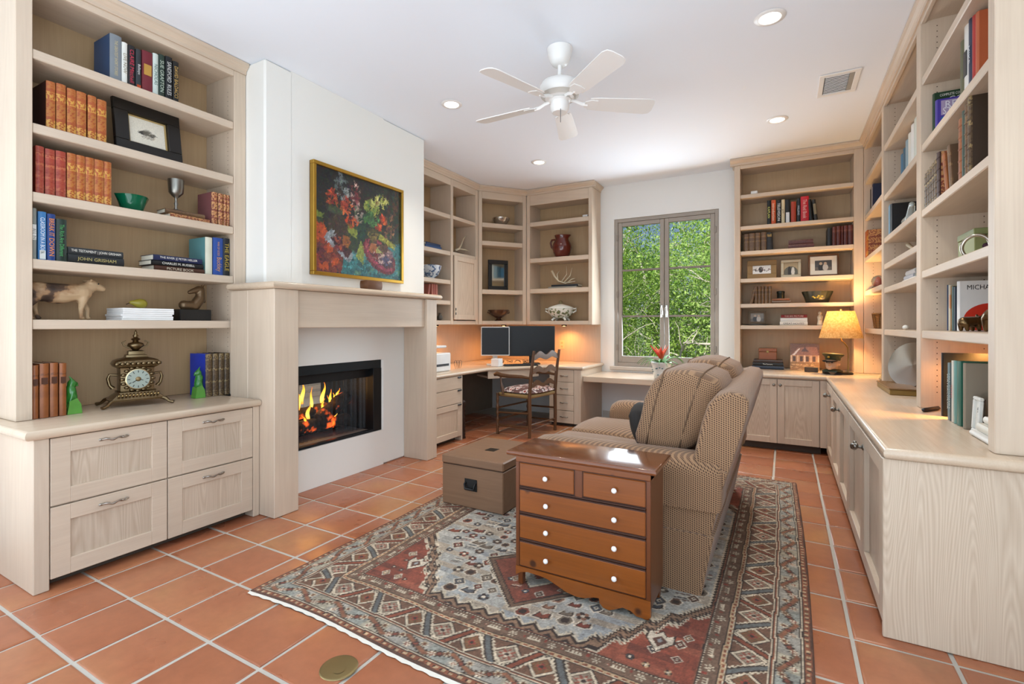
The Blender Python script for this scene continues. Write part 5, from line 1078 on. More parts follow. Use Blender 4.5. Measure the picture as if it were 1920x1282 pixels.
for i, (a, b, c, t_, tc_) in enumerate([(1.2425, 1.283, 'd8d4ca', 'GREAT HOUSES', '4a4a4c'), (1.283, 1.325, 'e2e0da', None, None), (1.325, 1.358, '8a2a28', 'THE BIG PICTURE', 'e0d0c0')]): flat(FBR, .446 + .006 * i, .708 - .003 * i, .09, a, b, .18, c, ['white book at bottom of red-topped stack', 'white book in middle of red-topped stack', 'dark red book on top of white books'][i] + ', sixth shelf', 'flat books on the sixth shelf', t_, tc_)
for i, (a, b, c, t_) in enumerate([(.763, .797, '2a3648', None), (.797, .834, '16181c', 'TheCentury'), (.834, .862, '3a2c28', None)]): flat(FBR, .175 + .008 * i, .485 - .006 * i, .03, a, b, .24, c, ['dark blue book at bottom of the worktop stack', 'black picture book with white title in worktop stack', 'brown book on top of the worktop stack'][i], 'flat books on the window worktop', t_)
# right bookcase, far bay / middle bay / near bay
RB = 'right bookcase '
row(FR, RB + 'far bay second tier', 'books at the far end of the right bookcase', [(.05, .10, 2.58, '2c2428', 'dark plum book', {}), (.105, .145, 2.59, '3a3438', 'charcoal book', {}), (.15, .17, 2.585, 'd8d4cc', 'slim white book', {}), (.175, .23, 2.60, '28304a', 'navy book', {})], .05, 2.3305, .2)
row(FR, RB + 'far bay third tier', 'red gilt volumes at the far end', [(.03, .075, 2.17, 'REDL', 'red leather volume', {}), (.08, .125, 2.17, 'ORN', 'orange gilt volume', {}), (.13, .18, 2.17, 'ORN', 'orange gilt volume', dict(cover_c='MARB'))], .012, 1.9155, .2)
row(FR, RB + 'middle bay second tier', 'pale books in the middle bay', [(1.32, 1.40, 2.53, '3a6a88', 'blue book', {}), (1.41, 1.48, 2.55, '2c5468', 'teal book', {}), (1.49, 1.57, 2.58, '8aa0a8', 'grey-blue book', {}), (1.58, 1.66, 2.60, 'dcd8cc', 'cream book', {}), (1.67, 1.75, 2.63, 'e6e4de', 'white book', {}), (1.76, 1.86, 2.66, 'd4d8cc', 'pale green book', {})], .08, 2.2865, .2)
row(FR, RB + 'middle bay third tier', 'dark books in the middle bay', [(1.14, 1.165, 2.19, '7a94a8', 'slim light blue book', {}), (1.168, 1.20, 2.195, '5a7888', 'slim grey-blue book', {}), (1.203, 1.26, 2.19, '16171a', 'black book', dict(cover_c='16171a'))], .035, 1.9465, .17)
for i, (a, b, c) in enumerate([(1.5455, 1.575, 'd0cec8'), (1.575, 1.605, 'c4c6cc'), (1.605, 1.640, 'd4d0cc')]): flat(FR, 1.45, 1.75, .07 + .01 * i, a, b, .17, c, ['white book at bottom of stack', 'pale grey book in middle of stack', 'white book on top of stack'][i] + ', middle bay of right bookcase', 'flat white books in the middle bay')
flat(FR, 1.80, 1.98, .05, 1.5455, 1.568, .15, 'dcdad4', 'single slim white book lying in the middle bay', None)
def golf(o, w, h, dep):
    z = .001; lettering(o, 'COMPLETE CONDITIONING', plain('e8e8e0', .5), (w / 2 + z, dep * .55, h * .93), (0, 1, 0), (0, 0, 1), dep * .86, .014); lettering(o, 'GOLF', plain('e8e8e0', .5), (w / 2 + z, dep * .6, h * .82), (0, 1, 0), (0, 0, 1), dep * .55, .03)
def rex(o, w, h, dep):
    MB().box(w / 2 + .0003, w / 2 + .0008, dep * .1, dep * .95, h * .55, h * .95, 0).build('cover_panel', plain('a898b8', .5), o); MB().box(w / 2 + .0003, w / 2 + .0008, dep * .1, dep * .95, h * .15, h * .5, 0).build('cover_art', plain('2a6a9a', .5), o)
    lettering(o, 'REX', plain('e8e4ec', .5), (w / 2 + .0015, dep * .5, h * .83), (0, 1, 0), (0, 0, 1), dep * .55, .035); lettering(o, 'STOUT', plain('e8e4ec', .5), (w / 2 + .0015, dep * .55, h * .66), (0, 1, 0), (0, 0, 1), dep * .8, .035)
def mich(o, w, h, dep):
    lettering(o, 'MICHAEL C', plain('1a1a1a', .5), (w / 2 + .0012, dep * .52, h * .87), (0, 1, 0), (0, 0, 1), dep * .75, .024)
    m = MB(); m.add([(w / 2 + .0008, max(.008, min(dep * .98, dep * .62 + .105 * math.cos(2 * PI * i / 40))), max(.004, h * .22 + .085 * math.sin(2 * PI * i / 40))) for i in range(40)], [tuple(range(40))]); m.build('red_sun', plain('c8301c', .4), o)
row(FR, RB + 'near bay second tier', 'books in the near bay, second tier', [(2.39, 2.43, 2.56, '1f3d26', 'green golf book', dict(title=golf, dep=.19)), (2.45, 2.49, 2.50, '4a3a9a', 'purple paperback', dict(title=rex, dep=.15)), (2.90, 2.955, 2.60, '5a5a3c', 'olive book', {}), (2.96, 3.02, 2.66, 'd8d6d0', 'white book with black photograph', dict(block=(.3, .62, '2a2a2c'))), (3.025, 3.07, 2.66, '28324a', 'navy book', dict(text='MIKE', tc='c8d0d8')), (3.075, 3.115, 2.63, 'a82a24', 'red book', {}), (3.12, 3.16, 2.62, 'b05a34', 'rust book', {})], .05, 2.2975, .2)
row(FR, RB + 'near bay third tier', 'leather volumes in the near bay', [(2.372 + i * .05, 2.419 + i * .05, 2.12 + .004 * i, 'DKL', 'brown ribbed volume', dict(ribs=5)) for i in range(5)] + [(2.625, 2.675, 2.16, '3c241c', 'dark brown half-leather volume', dict(ribs=4, cover_c='MARB')), (2.79, 2.83, 2.13, 'BRL', 'tan volume leaning far', dict(lean=-.3)), (2.86, 2.90, 2.14, 'OLD', 'old brown volume leaning far', dict(lean=-.2)), (3.0, 3.05, 2.20, 'BRL', 'tan calf volume', dict(ribs=5)), (3.055, 3.09, 2.22, '3a4a40', 'grey-green volume', {}), (3.095, 3.13, 2.235, 'OLD', 'brown ribbed volume', dict(ribs=6)), (3.135, 3.17, 2.26, 'DKL', 'dark calf volume', dict(ribs=5))], .02, 1.9175, .2)
row(FR, RB + 'near bay fifth tier', 'books in the near bay, fifth tier', [(2.46, 2.485, 1.47, '2a3a58', 'slim navy book', {}), (2.49, 2.51, 1.468, 'd4ccb4', 'slim cream book', {}), (2.515, 2.545, 1.46, '8a6a3c', 'book with orange spine', dict(block=(.5, .8, 'c87a34'))), (2.55, 2.58, 1.455, '2c4a48', 'teal book', {}), (2.585, 2.615, 1.45, '26303c', 'black and blue book', {}), (2.635, 2.68, 1.475, 'dcdad6', 'white book with large red circle', dict(title=mich, dep=.19))], .10, 1.2165, .17)
row(FR, RB + 'near bay worktop', 'books standing on the right worktop', [(2.60, 2.63, 1.10, '1c1a1c', 'black book', dict(dep=.18)), (2.72, 2.752, 1.055, '6f8890', 'grey-blue book', dict(text='WATERCOLOR', tc='d0dcdc')), (2.754, 2.785, 1.058, '34484c', 'dark slate book', dict(text='HILL COUNTRY', tc='c0ccc8')), (2.787, 2.815, 1.07, 'd4d0c4', 'cream book with red title', dict(text='TEXAS', tc='b83a3c')), (2.817, 2.865, 1.072, '5a8c86', 'teal book', {}), (2.867, 2.93, 1.074, '1f5a48', 'thick dark green book', {}), (2.97, 3.0, 1.07, '8a8070', 'grey picture book', dict(dep=.24))], .045, .763, .2)
for i, (a, b, c) in enumerate([(.763, .785, 'e4e2dc'), (.785, .82, 'd8d2c4'), (.82, .85, 'e0dcd2'), (.85, .885, 'dcdad6')]): flat(FR, 3.13 + .01 * i, 3.42, .03 + .02 * i, a, b, .2, c, 'pale book lying in near bay stack, %s from bottom' % ORD[i], 'flat books at the near end of the worktop')
# ================================================================== ORNAMENTS
def place(F, x, y, z): return F.w(x, y, z)
def lath(name, label, cat, F, x, y, z, prof, mat, n=28, sm=50, sx=1, sy=1): return tag(MB().lathe(prof, n, sx=sx, sy=sy).build(name, mat, None, sm, loc=F.w(x, y, z + .0008), rz=F.a), label, cat)
def frame_photo(F, x0, x1, y, z, h, fw_, fm, label, paintf, mat_w=0.0, tilt=.14, matc='e6e0d0', dep=.016):
    w_ = x1 - x0; t = thing('picture_frame', label, 'picture frame', F.w((x0 + x1) / 2, y, z + .001), F.a)
    t.rotation_euler = (Matrix.Rotation(F.a, 4, 'Z') @ Matrix.Rotation(-tilt, 4, 'X')).to_euler()
    for a in ((-w_ / 2, w_ / 2, 0, fw_), (-w_ / 2, w_ / 2, h - fw_, h), (-w_ / 2, -w_ / 2 + fw_, fw_, h - fw_), (w_ / 2 - fw_, w_ / 2, fw_, h - fw_)): bx('frame_bar', fm, t, a[0], a[1], -dep, 0, a[2], a[3], b=.003)
    iw, ih = w_ - 2 * fw_, h - 2 * fw_
    bx('backing', plain('3a2c20', .8), t, -w_ / 2 + .004, w_ / 2 - .004, .0005, .006, .004, h - .004, b=0)
    if mat_w: bx('mat', plain(matc, .8), t, -iw / 2, iw / 2, -.004, -.0005, fw_, h - fw_, b=0)
    pw, ph = iw - 2 * mat_w, ih - 2 * mat_w
    c = Cv(pw, ph, max(pw, ph) / 44, 'b8b4ac', 9); paintf(c, pw, ph); c.noise(.05)
    o = mesh_obj('picture', c.mesh('picture'), PRINTM, t); o.location = (0, -.006, fw_ + mat_w)
    return t
def sketch(c, w, h):
    c.fill(c.X > -1, 'ddd6c4'); c.dabs(60, w * .5, h * .45, w * .22, h * .1, ['4a463c', '7a7466', '2c2a26'], .012, .003, rot=.2); c.ell(w * .5, h * .5, w * .13, h * .12, '6a6456', 0, .6); c.dabs(20, w * .5, h * .3, w * .2, h * .05, ['a8a090'], .012, .002, rot=.3)
def people(c, w, h, bg='8a8478'):
    c.fill(c.X > -1, bg); c.fill(c.Y < h * .35, '6a6258')
    for k, x in enumerate((.35, .62)): c.ell(w * x, h * .3, w * .16, h * .33, ['2c2a2a', 'c8c2b8'][k]); c.ell(w * x, h * .68, w * .09, h * .14, 'c0a890')
def street(c, w, h):
    c.fill(c.X > -1, 'd4d0ca'); c.fill(c.Y < h * .4, 'e4e2de'); c.ell(w * .45, h * .5, w * .12, h * .35, '2c2622'); c.dabs(25, w * .5, h * .5, w * .45, h * .25, ['6a3c30', '3a2a24', '8a7a70', '1c1a1a'], w * .05, h * .05)
def mount(c, w, h):
    c.fill(c.X > -1, 'a89470'); c.ell(w * .5, h * .2, w * .5, h * .5, '5a5648'); c.ell(w * .4, h * .3, w * .12, h * .4, '28241e'); c.ell(w * .65, h * .25, w * .12, h * .38, 'd0ccc0')
def bw(c, w, h): people(c, w, h, '4a4a4a')
frame_photo(FL, .462, .83, .12, 2.2855, .335, .075, plain('17130f', .4), 'black wooden frame with small animal sketch, second shelf', sketch, .012, .16, 'b89a60', dep=.03)
frame_photo(FBR, .123, .415, .12, 1.7605, .205, .055, plain('8a6c40', .5), 'tan frame with a street photograph, window bookcase fourth shelf', street, 0, .12)
frame_photo(FBR, .456, .648, .12, 1.7605, .195, .03, plain('b8a88c', .3, .7), 'silver frame with upright photograph, window bookcase fourth shelf', mount, 0, .12)
frame_photo(FBR, .712, .99, .12, 1.7605, .235, .018, plain('5a3c24', .4), 'brown frame with white mat and grey portrait, fourth shelf', bw, .045, .14)
frame_photo(FBR, .135, .31, .13, 1.2625, .135, .02, plain('6a563c', .5), 'small framed group photograph standing on a flat plate', people, 0, .12)
frame_photo(FR, .10, .42, .18, .763, .25, .02, plain('8a7a60', .5), 'framed photograph on worktop at far end of right bookcase', people, .02, .2)
frame_photo(FR, .55, .75, .06, .763, .22, .03, plain('c0a878', .5), 'striped-edge photo frame leaning on worktop near lamp', mount, 0, .45)
def mirror(c, w, h): c.fill(c.X > -1, 'c9ccc6')
mr_ = thing('mirror', 'small mirror in black frame on the diagonal corner shelf', 'mirror', FDG.w(.315, .10, 1.721), FDG.a)
for a in ((-.145, .145, 0, .055), (-.145, .145, .355, .41), (-.145, -.09, .055, .355), (.09, .145, .055, .355)): bx('frame_bar', BLACK, mr_, a[0], a[1], -.02, 0, a[2], a[3], b=.004)
bx('glass', plain('c8ccc8', .05, 1.0, var=0), mr_, -.09, .09, -.008, -.002, .055, .355, b=0)
def house(c, w, h):
    c.fill(c.X > -1, '9a7a5c'); c.fill(c.Y > h * .55, '6a4e40'); c.poly([(0, h * .52), (w * .28, h * .85), (w * .9, h * .88), (w, h * .5)], '8a6658'); c.poly([(w * .02, h * .5), (w * .3, h * .82), (w * .34, h * .8), (w * .1, h * .48)], 'd8d0c8'); c.poly([(w * .38, h * .7), (w * .5, h * .86), (w * .64, h * .7)], '5a4a48')
    c.fill((c.Y < h * .55) & (c.Y > h * .3), 'b08a64')
    for x in (.15, .38, .6, .82): c.fill((np.abs(c.X - w * x) < w * .05) & (np.abs(c.Y - h * .42) < h * .09), '4a3a34')
    for x in (.04, .27, .5, .72, .96): c.fill((np.abs(c.X - w * x) < w * .012) & (c.Y > h * .25) & (c.Y < h * .55), 'e0d0b8')
    c.fill(c.Y < h * .3, '8a6a44'); c.dabs(40, w * .5, h * .12, w * .5, h * .14, ['a88a5c', '7a5c38', 'c0a070'], w * .06, h * .02, rot=0)
cvh = Cv(.27, .285, .0055, '8a7a60'); house(cvh, .27, .285); cvh.noise(.08, 2)
hc = thing('house_picture', 'unframed canvas picture of a porch house on worktop', 'picture', FBR.w(.68, .07, .764), 0); hc.rotation_euler.x = -.1
bx('stretcher', plain('4a3424', .7), hc, -.135, .135, .001, .02, 0, .285, b=0); mesh_obj('canvas', cvh.mesh('canvas'), PRINTM, hc)
# goblet, bowls, pots
lath('goblet', 'tarnished silver goblet standing on two flat books', 'goblet', FL, .80, .12, 1.990, [(.040, 0), (.038, .004), (.012, .012), (.007, .03), (.012, .05), (.007, .06), (.008, .085), (.025, .10), (.041, .12), (.044, .16), (.046, .205), (.043, .206), (.040, .16), (.0, .12)], PEWTER)
gb = MB().lathe([(.045, 0), (.052, .004), (.066, .05), (.074, .085), (.079, .098), (.076, .099), (.07, .086), (.06, .045), (.0, .012)], 32, wob=lambda a, z: 1 + (.16 if z > .07 else 0) * max(0, math.cos(2 * a)) ** 12)
tag(gb.build('glass_bowl', plain('0b6a48', .08, trans=.35, ior=1.4, var=0), None, 50, loc=FL.w(.552, .12, 1.9335), rz=FL.a), 'emerald green glass bowl with two spouts', 'bowl')
lath('silver_bowl', 'small silver bowl on the top diagonal shelf', 'bowl', FDG, .375, .13, 2.612, [(.05, 0), (.052, .004), (.085, .03), (.115, .075), (.122, .10), (.117, .1), (.10, .06), (.0, .015)], SILVER)
pbw = thing('pedestal_bowl', 'brown glazed footed bowl with side handles above monitors', 'bowl', FDG.w(.34, .13, 1.302), FDG.a); BGL = plain('4a2c1c', .2, coat=.5)
MB().lathe([(.06, 0), (.064, .006), (.035, .02), (.03, .035), (.06, .05), (.115, .085), (.135, .125), (.14, .15), (.13, .15), (.11, .10), (.0, .06)], 28).build('bowl', BGL, pbw, 50)
for s_ in (-1, 1): MB().tube([(s_ * .125, 0, .13), (s_ * .155, 0, .14), (s_ * .16, 0, .115), (s_ * .125, 0, .10)], .009, 8).build('handle', BGL, pbw, 60)
pj = thing('pitcher', 'glossy brown ceramic pitcher on the hutch shelf', 'pitcher', FBL.w(.475, .13, 2.159), 0); PJ = plain('5c1f14', .15, coat=.6)
MB().lathe([(.075, 0), (.085, .004), (.115, .06), (.135, .13), (.125, .18), (.095, .235), (.092, .26), (.105, .30), (.10, .30), (.085, .26), (.0, .2)], 28, wob=lambda a, z: 1 + (.25 if z > .27 else 0) * max(0, math.cos(a)) ** 14).build('body', PJ, pj, 60)
MB().tube([(-.10, 0, .25), (-.15, 0, .25), (-.17, 0, .21), (-.155, 0, .15), (-.12, 0, .115)], [.013, .014, .014, .013, .012], 10).build('handle', PJ, pj, 60)
tu = thing('soup_tureen', 'white floral footed tureen with lid on the hutch', 'tureen', FBL.w(.45, .14, 1.301), 0)
def tureenm():
    m, nd, lk, p = nmat('floral_porcelain'); tc = N(nd, 'TexCoord'); no = N(nd, 'TexNoise', Scale=26.0, Detail=4.0); lk.new(tc.outputs['Object'], no.inputs['Vector']); r = ramp(nd, [(.50, C('dcdcd2')), (.56, C('8a946c')), (.63, C('4a5a40')), (.70, C('a89a70'))]); lk.new(no.outputs[0], r.inputs[0]); lk.new(r.outputs[0], p.inputs['Base Color']); p.inputs['Roughness'].default_value = .2; return m
TUR = tureenm(); CER = plain('dfdfd6', .2, coat=.3)
MB().lathe([(.06, .035), (.11, .045), (.165, .09), (.185, .135), (.19, .165), (.18, .165), (.0, .15)], 30, sy=.72).build('bowl', TUR, tu, 60); MB().lathe([(.188, .167), (.17, .185), (.12, .205), (.06, .22), (.03, .23), (.0, .23)], 30, sy=.72).build('lid', CER, tu, 60); MB().ball((0, 0, .25), (.028, .022, .03), 10).build('lid_knob', plain('8a7a54', .4), tu, 180)
for s_ in (-1, 1): MB().tube([(s_ * .175, 0, .16), (s_ * .225, 0, .165), (s_ * .225, 0, .135), (s_ * .18, 0, .11)], .01, 8).build('handle', CER, tu, 60)
for s_, q_ in ((-1, -1), (1, -1), (-1, 1), (1, 1)): MB().tube([(s_ * .06, q_ * .045, .05), (s_ * .085, q_ * .06, .025), (s_ * .10, q_ * .07, .006)], [.02, .014, .016], 8).build('foot', CER, tu, 60)
def bluewhite():
    m, nd, lk, p = nmat('blue_white_porcelain'); tc = N(nd, 'TexCoord'); no = N(nd, 'TexNoise', Scale=22.0, Detail=3.0); lk.new(tc.outputs['Object'], no.inputs['Vector']); r = ramp(nd, [(.48, C('d0d8de')), (.54, C('5a7ca0')), (.60, C('2c4470')), (.66, C('d0d8de'))]); lk.new(no.outputs[0], r.inputs[0]); lk.new(r.outputs[0], p.inputs['Base Color']); p.inputs['Roughness'].default_value = .15; return m
lath('porcelain_bowl', 'blue and white porcelain bowl beside the chimney', 'bowl', FLR, .77, .15, 1.7905, [(.06, 0), (.062, .02), (.10, .05), (.13, .11), (.14, .16), (.133, .16), (.10, .07), (.0, .03)], bluewhite())
lath('small_vase', 'little dark vase on lowest shelf behind the mantel', 'vase', FLR, .90, .10, 1.3005, [(.02, 0), (.03, .02), (.032, .045), (.018, .065), (.014, .08), (.02, .09), (.0, .088)], plain('4a443c', .4))
tag(bx('white_sensor', WHITEP, None, -.036, .036, 0, .05, 0, .045, b=.005), 'tiny white box on top shelf of the window-side hutch', 'box').location = FBL.w(.815, .10, 2.656)
tag(bx('white_card_box', WHITEP, None, -.034, .034, 0, .05, 0, .05, b=.005), 'tiny white box on top shelf of the window bookcase', 'box').location = FBR.w(.195, .09, 2.696)
# antlers
def antler(label, F, x, y, z, pts, tines, rz=0, sc=1.0):
    t = thing('antler', label, 'antler', F.w(x, y, z), F.a + rz); AN = plain('cdbfa4', .5)
    mn = min(p[2] for p in pts); r = [.016 - .011 * i / (len(pts) - 1) for i in range(len(pts))]
    MB().tube([(p[0] * sc, p[1] * sc, (p[2] - mn) * sc + .016) for p in pts], r, 8).build('beam', AN, t, 180)
    for tp in tines: MB().tube([(p[0] * sc, p[1] * sc, (p[2] - mn) * sc + .016) for p in tp], [.009, .007, .002], 8).build('tine', AN, t, 180)
antler('pale antler on shelf above the hutch door', FLR, 1.22, .10, 2.176, [(0, 0, 0), (.08, 0, .03), (.16, .02, .10), (.22, .03, .18), (.28, .03, .23)], [[(.08, 0, .03), (.18, -.02, .03), (.27, -.03, .02)]])
antler('bundle of grey antlers on books by the window', FBL, .36, .14, 1.795, [(-.04, 0, .18), (.0, 0, .10), (.06, 0, .03), (.16, 0, .0), (.30, 0, .02)], [[(.10, 0, .02), (.17, .02, .12), (.16, .03, .24)], [(.14, 0, .01), (.22, .02, .10), (.25, .02, .21)], [(.18, 0, .0), (.25, 0, .05), (.30, 0, .06)], [(.05, 0, .04), (.03, .02, .13), (.06, .02, .17)]])
antler('white antler in middle bay of the right bookcase', FR, 1.34, .12, 1.736, [(0, 0, .10), (.06, 0, .08), (.14, .02, .04), (.22, .04, .02), (.32, .05, .0)], [[(.14, .02, .04), (.06, .04, .03), (0, .05, .02)], [(.22, .04, .02), (.26, .02, .09), (.24, 0, .14)]])
# cow figurine
cow = MB(); cowz = lambda: None
def caps(m, a, b, r0, r1, n=10): m.tube([Vector(a).lerp(Vector(b), i / 4) for i in range(5)], [r0 + (r1 - r0) * i / 4 for i in range(5)], n); m.ball(a, r0, 10); m.ball(b, r1, 10)
caps(cow, (-.10, 0, .150), (.02, 0, .150), .052, .050); caps(cow, (.0, 0, .148), (.075, 0, .155), .050, .050); cow.ball((-.12, 0, .152), (.045, .045, .052), 12); cow.ball((-.03, 0, .128), (.08, .046, .04), 12)
caps(cow, (.08, 0, .165), (.125, 0, .195), .040, .030); caps(cow, (.125, 0, .203), (.168, 0, .185), .029, .019); cow.ball((.172, 0, .183), (.018, .017, .016), 10); cow.ball((.118, 0, .215), (.022, .026, .018), 10)
for s_ in (-1, 1): caps(cow, (.112, s_ * .024, .222), (.102, s_ * .05, .226), .010, .006, 8)
for x, lx in ((.075, .085), (-.125, -.13)):
    for s_ in (-1, 1):
        kx = lx + (.026 if s_ > 0 else -.022); caps(cow, (x, s_ * .026, .12), (kx - (.012 if x < 0 else 0), s_ * .028, .062), .024, .013, 8); caps(cow, (kx - (.012 if x < 0 else 0), s_ * .028, .062), (kx, s_ * .028, .014), .012, .010, 8); cow.ball((kx + .004, s_ * .028, .010), (.015, .012, .010), 8)
caps(cow, (-.155, 0, .175), (-.172, 0, .10), .008, .006, 6); caps(cow, (-.172, 0, .10), (-.170, 0, .06), .007, .010, 6)
def cowm():
    m, nd, lk, p = nmat('spotted_hide'); tc = N(nd, 'TexCoord'); no = N(nd, 'TexNoise', Scale=11.0, Detail=4.0); lk.new(tc.outputs['Object'], no.inputs['Vector']); sx_ = N(nd, 'SeparateXYZ'); lk.new(tc.outputs['Object'], sx_.inputs[0])
    mr = N(nd, 'MapRange'); mr.inputs[1].default_value = .12; mr.inputs[2].default_value = .0; mr.inputs[3].default_value = -.25; mr.inputs[4].default_value = .04; lk.new(sx_.outputs[0], mr.inputs[0]); ad = N(nd, 'Math', operation='ADD'); lk.new(no.outputs[0], ad.inputs[0]); lk.new(mr.outputs[0], ad.inputs[1])
    r = ramp(nd, [(.42, C('b99c78')), (.52, C('a07c58')), (.56, C('5a4434')), (.68, C('3a2c24'))]); lk.new(ad.outputs[0], r.inputs[0]); lk.new(r.outputs[0], p.inputs['Base Color']); p.inputs['Roughness'].default_value = .6; return m
ct = thing('cow_figurine', 'tan cow figurine with dark patches on lowest shelf', 'figurine', FL.w(.235, .13, 1.2765), FL.a)
cm_ = remeshed(cow, .0052, smooth_it=3); mesh_obj('body', cm_, cowm(), ct)
for s_ in (-1, 1): MB().ball((.145, s_ * .025, .208), .0042, 8).build('eye', BLACK, ct, 180)
# horse bust on block
hb = thing('horse_bust', 'bronze horse head on a black block, lowest shelf', 'sculpture', FL.w(.905, .13, 1.2768), FL.a)
bx('plinth', plain('121212', .3), hb, -.10, .10, -.05, .05, 0, .075, b=.003)
hm = MB(); caps(hm, (-.005, 0, .10), (-.05, 0, .10), .035, .032); caps(hm, (.01, 0, .095), (.05, 0, .15), .036, .034); caps(hm, (.05, 0, .15), (.055, 0, .205), .032, .026); caps(hm, (.045, 0, .215), (-.005, 0, .195), .024, .016); hm.ball((-.015, 0, .19), (.016, .014, .014), 8); hm.ball((-.05, 0, .105), (.035, .032, .03), 10)
for s_ in (-1, 1): caps(hm, (.06, s_ * .012, .225), (.075, s_ * .014, .25), .008, .003, 6)
caps(hm, (.07, 0, .22), (.08, 0, .13), .012, .010, 6)
mesh_obj('head', remeshed(hm, .005, smooth_it=3), plain('6a543c', .3, .6), hb)
for i in range(6): tag(MB().box(-.135, .14, -.10, .10, 0, .0115, .001, M=Matrix.Rotation(rnd.uniform(-.03, .03), 4, 'Z')).build('paper_booklet', WHITEP, None, loc=FL.w(.60 + rnd.uniform(-.006, .006), .13, 1.2766 + i * .0122), rz=FL.a), 'white booklet, %s from bottom of the stack under the pear' % ORD[i], 'booklet', 'stacked white booklets on the lowest shelf')
pe = thing('ornamental_pear', 'yellow-green pear lying on white booklets', 'pear', FL.w(.585, .12, 1.351), FL.a)
pm_ = MB(); pm_.lathe([(.0, -.05), (.018, -.046), (.030, -.03), (.031, -.012), (.024, .01), (.014, .028), (.010, .04), (.0, .046)], 18, M=T(-.002, 0, .030, ry=-PI / 2 + .12)); pm_.build('fruit', plain('8f8328', .3), pe, 180); MB().tube([(-.046, 0, .03), (-.062, 0, .022)], .003, 6).build('stalk', plain('4a3420', .7), pe)
# parrot bookends
GRN = plain('2f7a2e', .25, coat=.5, var=.22); GRN2 = plain('58963c', .3, coat=.4, var=.22)
def parrot(label, x, y, flip):
    t = thing('parrot_bookend', label, 'bookend', FL.w(x, y, .763), FL.a, 'green parrot bookends'); f_ = flip
    MB().prism([(-.03, 0), (.035, 0), (.03, .05), (.012, .085), (-.02, .07)], 1, -.028, .028).build('rock', GRN2, t, 30)
    m = MB(); caps(m, (f_ * .0, 0, .085), (f_ * .008, 0, .135), .024, .024); m.ball((f_ * .002, 0, .165), (.021, .021, .022), 10); caps(m, (f_ * -.018, 0, .163), (f_ * -.024, 0, .148), .009, .004, 8); caps(m, (f_ * .008, 0, .12), (f_ * .03, 0, .04), .020, .008, 8); caps(m, (0, .018, .12), (f_ * .02, .022, .06), .010, .006, 6); caps(m, (0, -.018, .12), (f_ * .02, -.022, .06), .010, .006, 6); caps(m, (0, 0, .182), (f_ * .014, 0, .205), .008, .003, 6)
    mesh_obj('bird', remeshed(m, .0045, smooth_it=2), GRN, t)
parrot('green parrot bookend beside the brown volumes', .243, .055, -1); parrot('green parrot bookend beside the dark ribbed volumes', .905, .06, 1)
# mantel clock
ck = thing('mantel_clock', 'ornate antique bronze clock with white dial', 'clock', FL.w(.572, .12, .763), FL.a + math.radians(-14)); ck.scale = (1.28, 1.2, .97)
def ring(prof, name, par=ck, mat=ANTIQ, n=4, rot=PI / 4, sx=1, sy=.78, smv=40):
    m = MB(); v = []; f = []; N_ = 24
    for r, z in prof:
        for k in range(N_):
            a = 2 * PI * k / N_; q = max(abs(math.cos(a)), abs(math.sin(a))); rr = r / (q ** .75); v.append((rr * math.cos(a) * sx, rr * math.sin(a) * sy, z))
    for i in range(len(prof) - 1):
        for k in range(N_): f.append((i * N_ + k, i * N_ + (k + 1) % N_, (i + 1) * N_ + (k + 1) % N_, (i + 1) * N_ + k))
    f += [tuple(range(N_)), tuple(range((len(prof) - 1) * N_, len(prof) * N_))]
    return m.add(v, f).build(name, mat, par, smv)
ring([(.105, .035), (.108, .045), (.095, .06), (.080, .075), (.074, .085), (.078, .09)], 'base'); ring([(.068, .09), (.070, .10), (.068, .16), (.070, .225), (.072, .235)], 'case')
ring([(.074, .235), (.088, .245), (.094, .262), (.086, .280), (.066, .29), (.05, .295), (.045, .30)], 'cornice'); ring([(.045, .30), (.043, .312), (.034, .316), (.033, .335), (.024, .34)], 'cap')
MB().lathe([(.012, .34), (.018, .35), (.034, .37), (.030, .385), (.014, .392), (.010, .40), (.020, .41), (.008, .422), (.012, .432), (.005, .445), (.007, .452), (.001, .47)], 16).build('finial', ANTIQ, ck, 60)
for s_ in (-1, 1):
    MB().tube([(s_ * .022, 0, .355), (s_ * .045, 0, .37), (s_ * .05, 0, .39), (s_ * .036, 0, .40)], .004, 6).build('scroll', ANTIQ, ck, 60); MB().tube([(s_ * .07, 0, .19), (s_ * .098, 0, .195), (s_ * .104, 0, .17), (s_ * .098, 0, .13), (s_ * .085, 0, .11)], [.008, .007, .007, .007, .011], 8).build('handle', ANTIQ, ck, 60)
    for q_ in (-1, 1): MB().tube([(s_ * .08, q_ * .055, .045), (s_ * .105, q_ * .075, .035), (s_ * .118, q_ * .085, .014), (s_ * .135, q_ * .095, .008)], [.012, .010, .008, .011], 8).build('foot', ANTIQ, ck, 60)
for i in range(12): MB().tube([(-.075 + i * .0136, -.068 - (.012 if True else 0), .066), (-.07 + i * .0136, -.066, .078)], .0045, 5).build('gadroon', plain('b59a6a', .3, 1.0), ck, 180)
MB().lathe([(.060, 0), (.064, .004), (.064, .010), (.058, .012)], 28, sx=.77, M=T(0, -.054, .165, rx=PI / 2)).build('bezel', plain('b8a682', .25, 1.0), ck, 50)
dl = MB().lathe([(.0, .0125), (.058, .0125), (.058, .009)], 28, sx=.77, M=T(0, -.054, .165, rx=PI / 2)).build('dial', plain('9fa89c', .3), ck)
for i in range(12): a = 2 * PI * i / 12; MB().box(-.0018, .0018, -.0005, .0005, .040, .053, 0, M=Matrix.Translation((0, -.0672, .165)) @ Matrix.Diagonal((.77, 1, 1, 1)) @ Matrix.Rotation(a, 4, 'Y')).build('numeral', plain('2a2824', .5), dl)
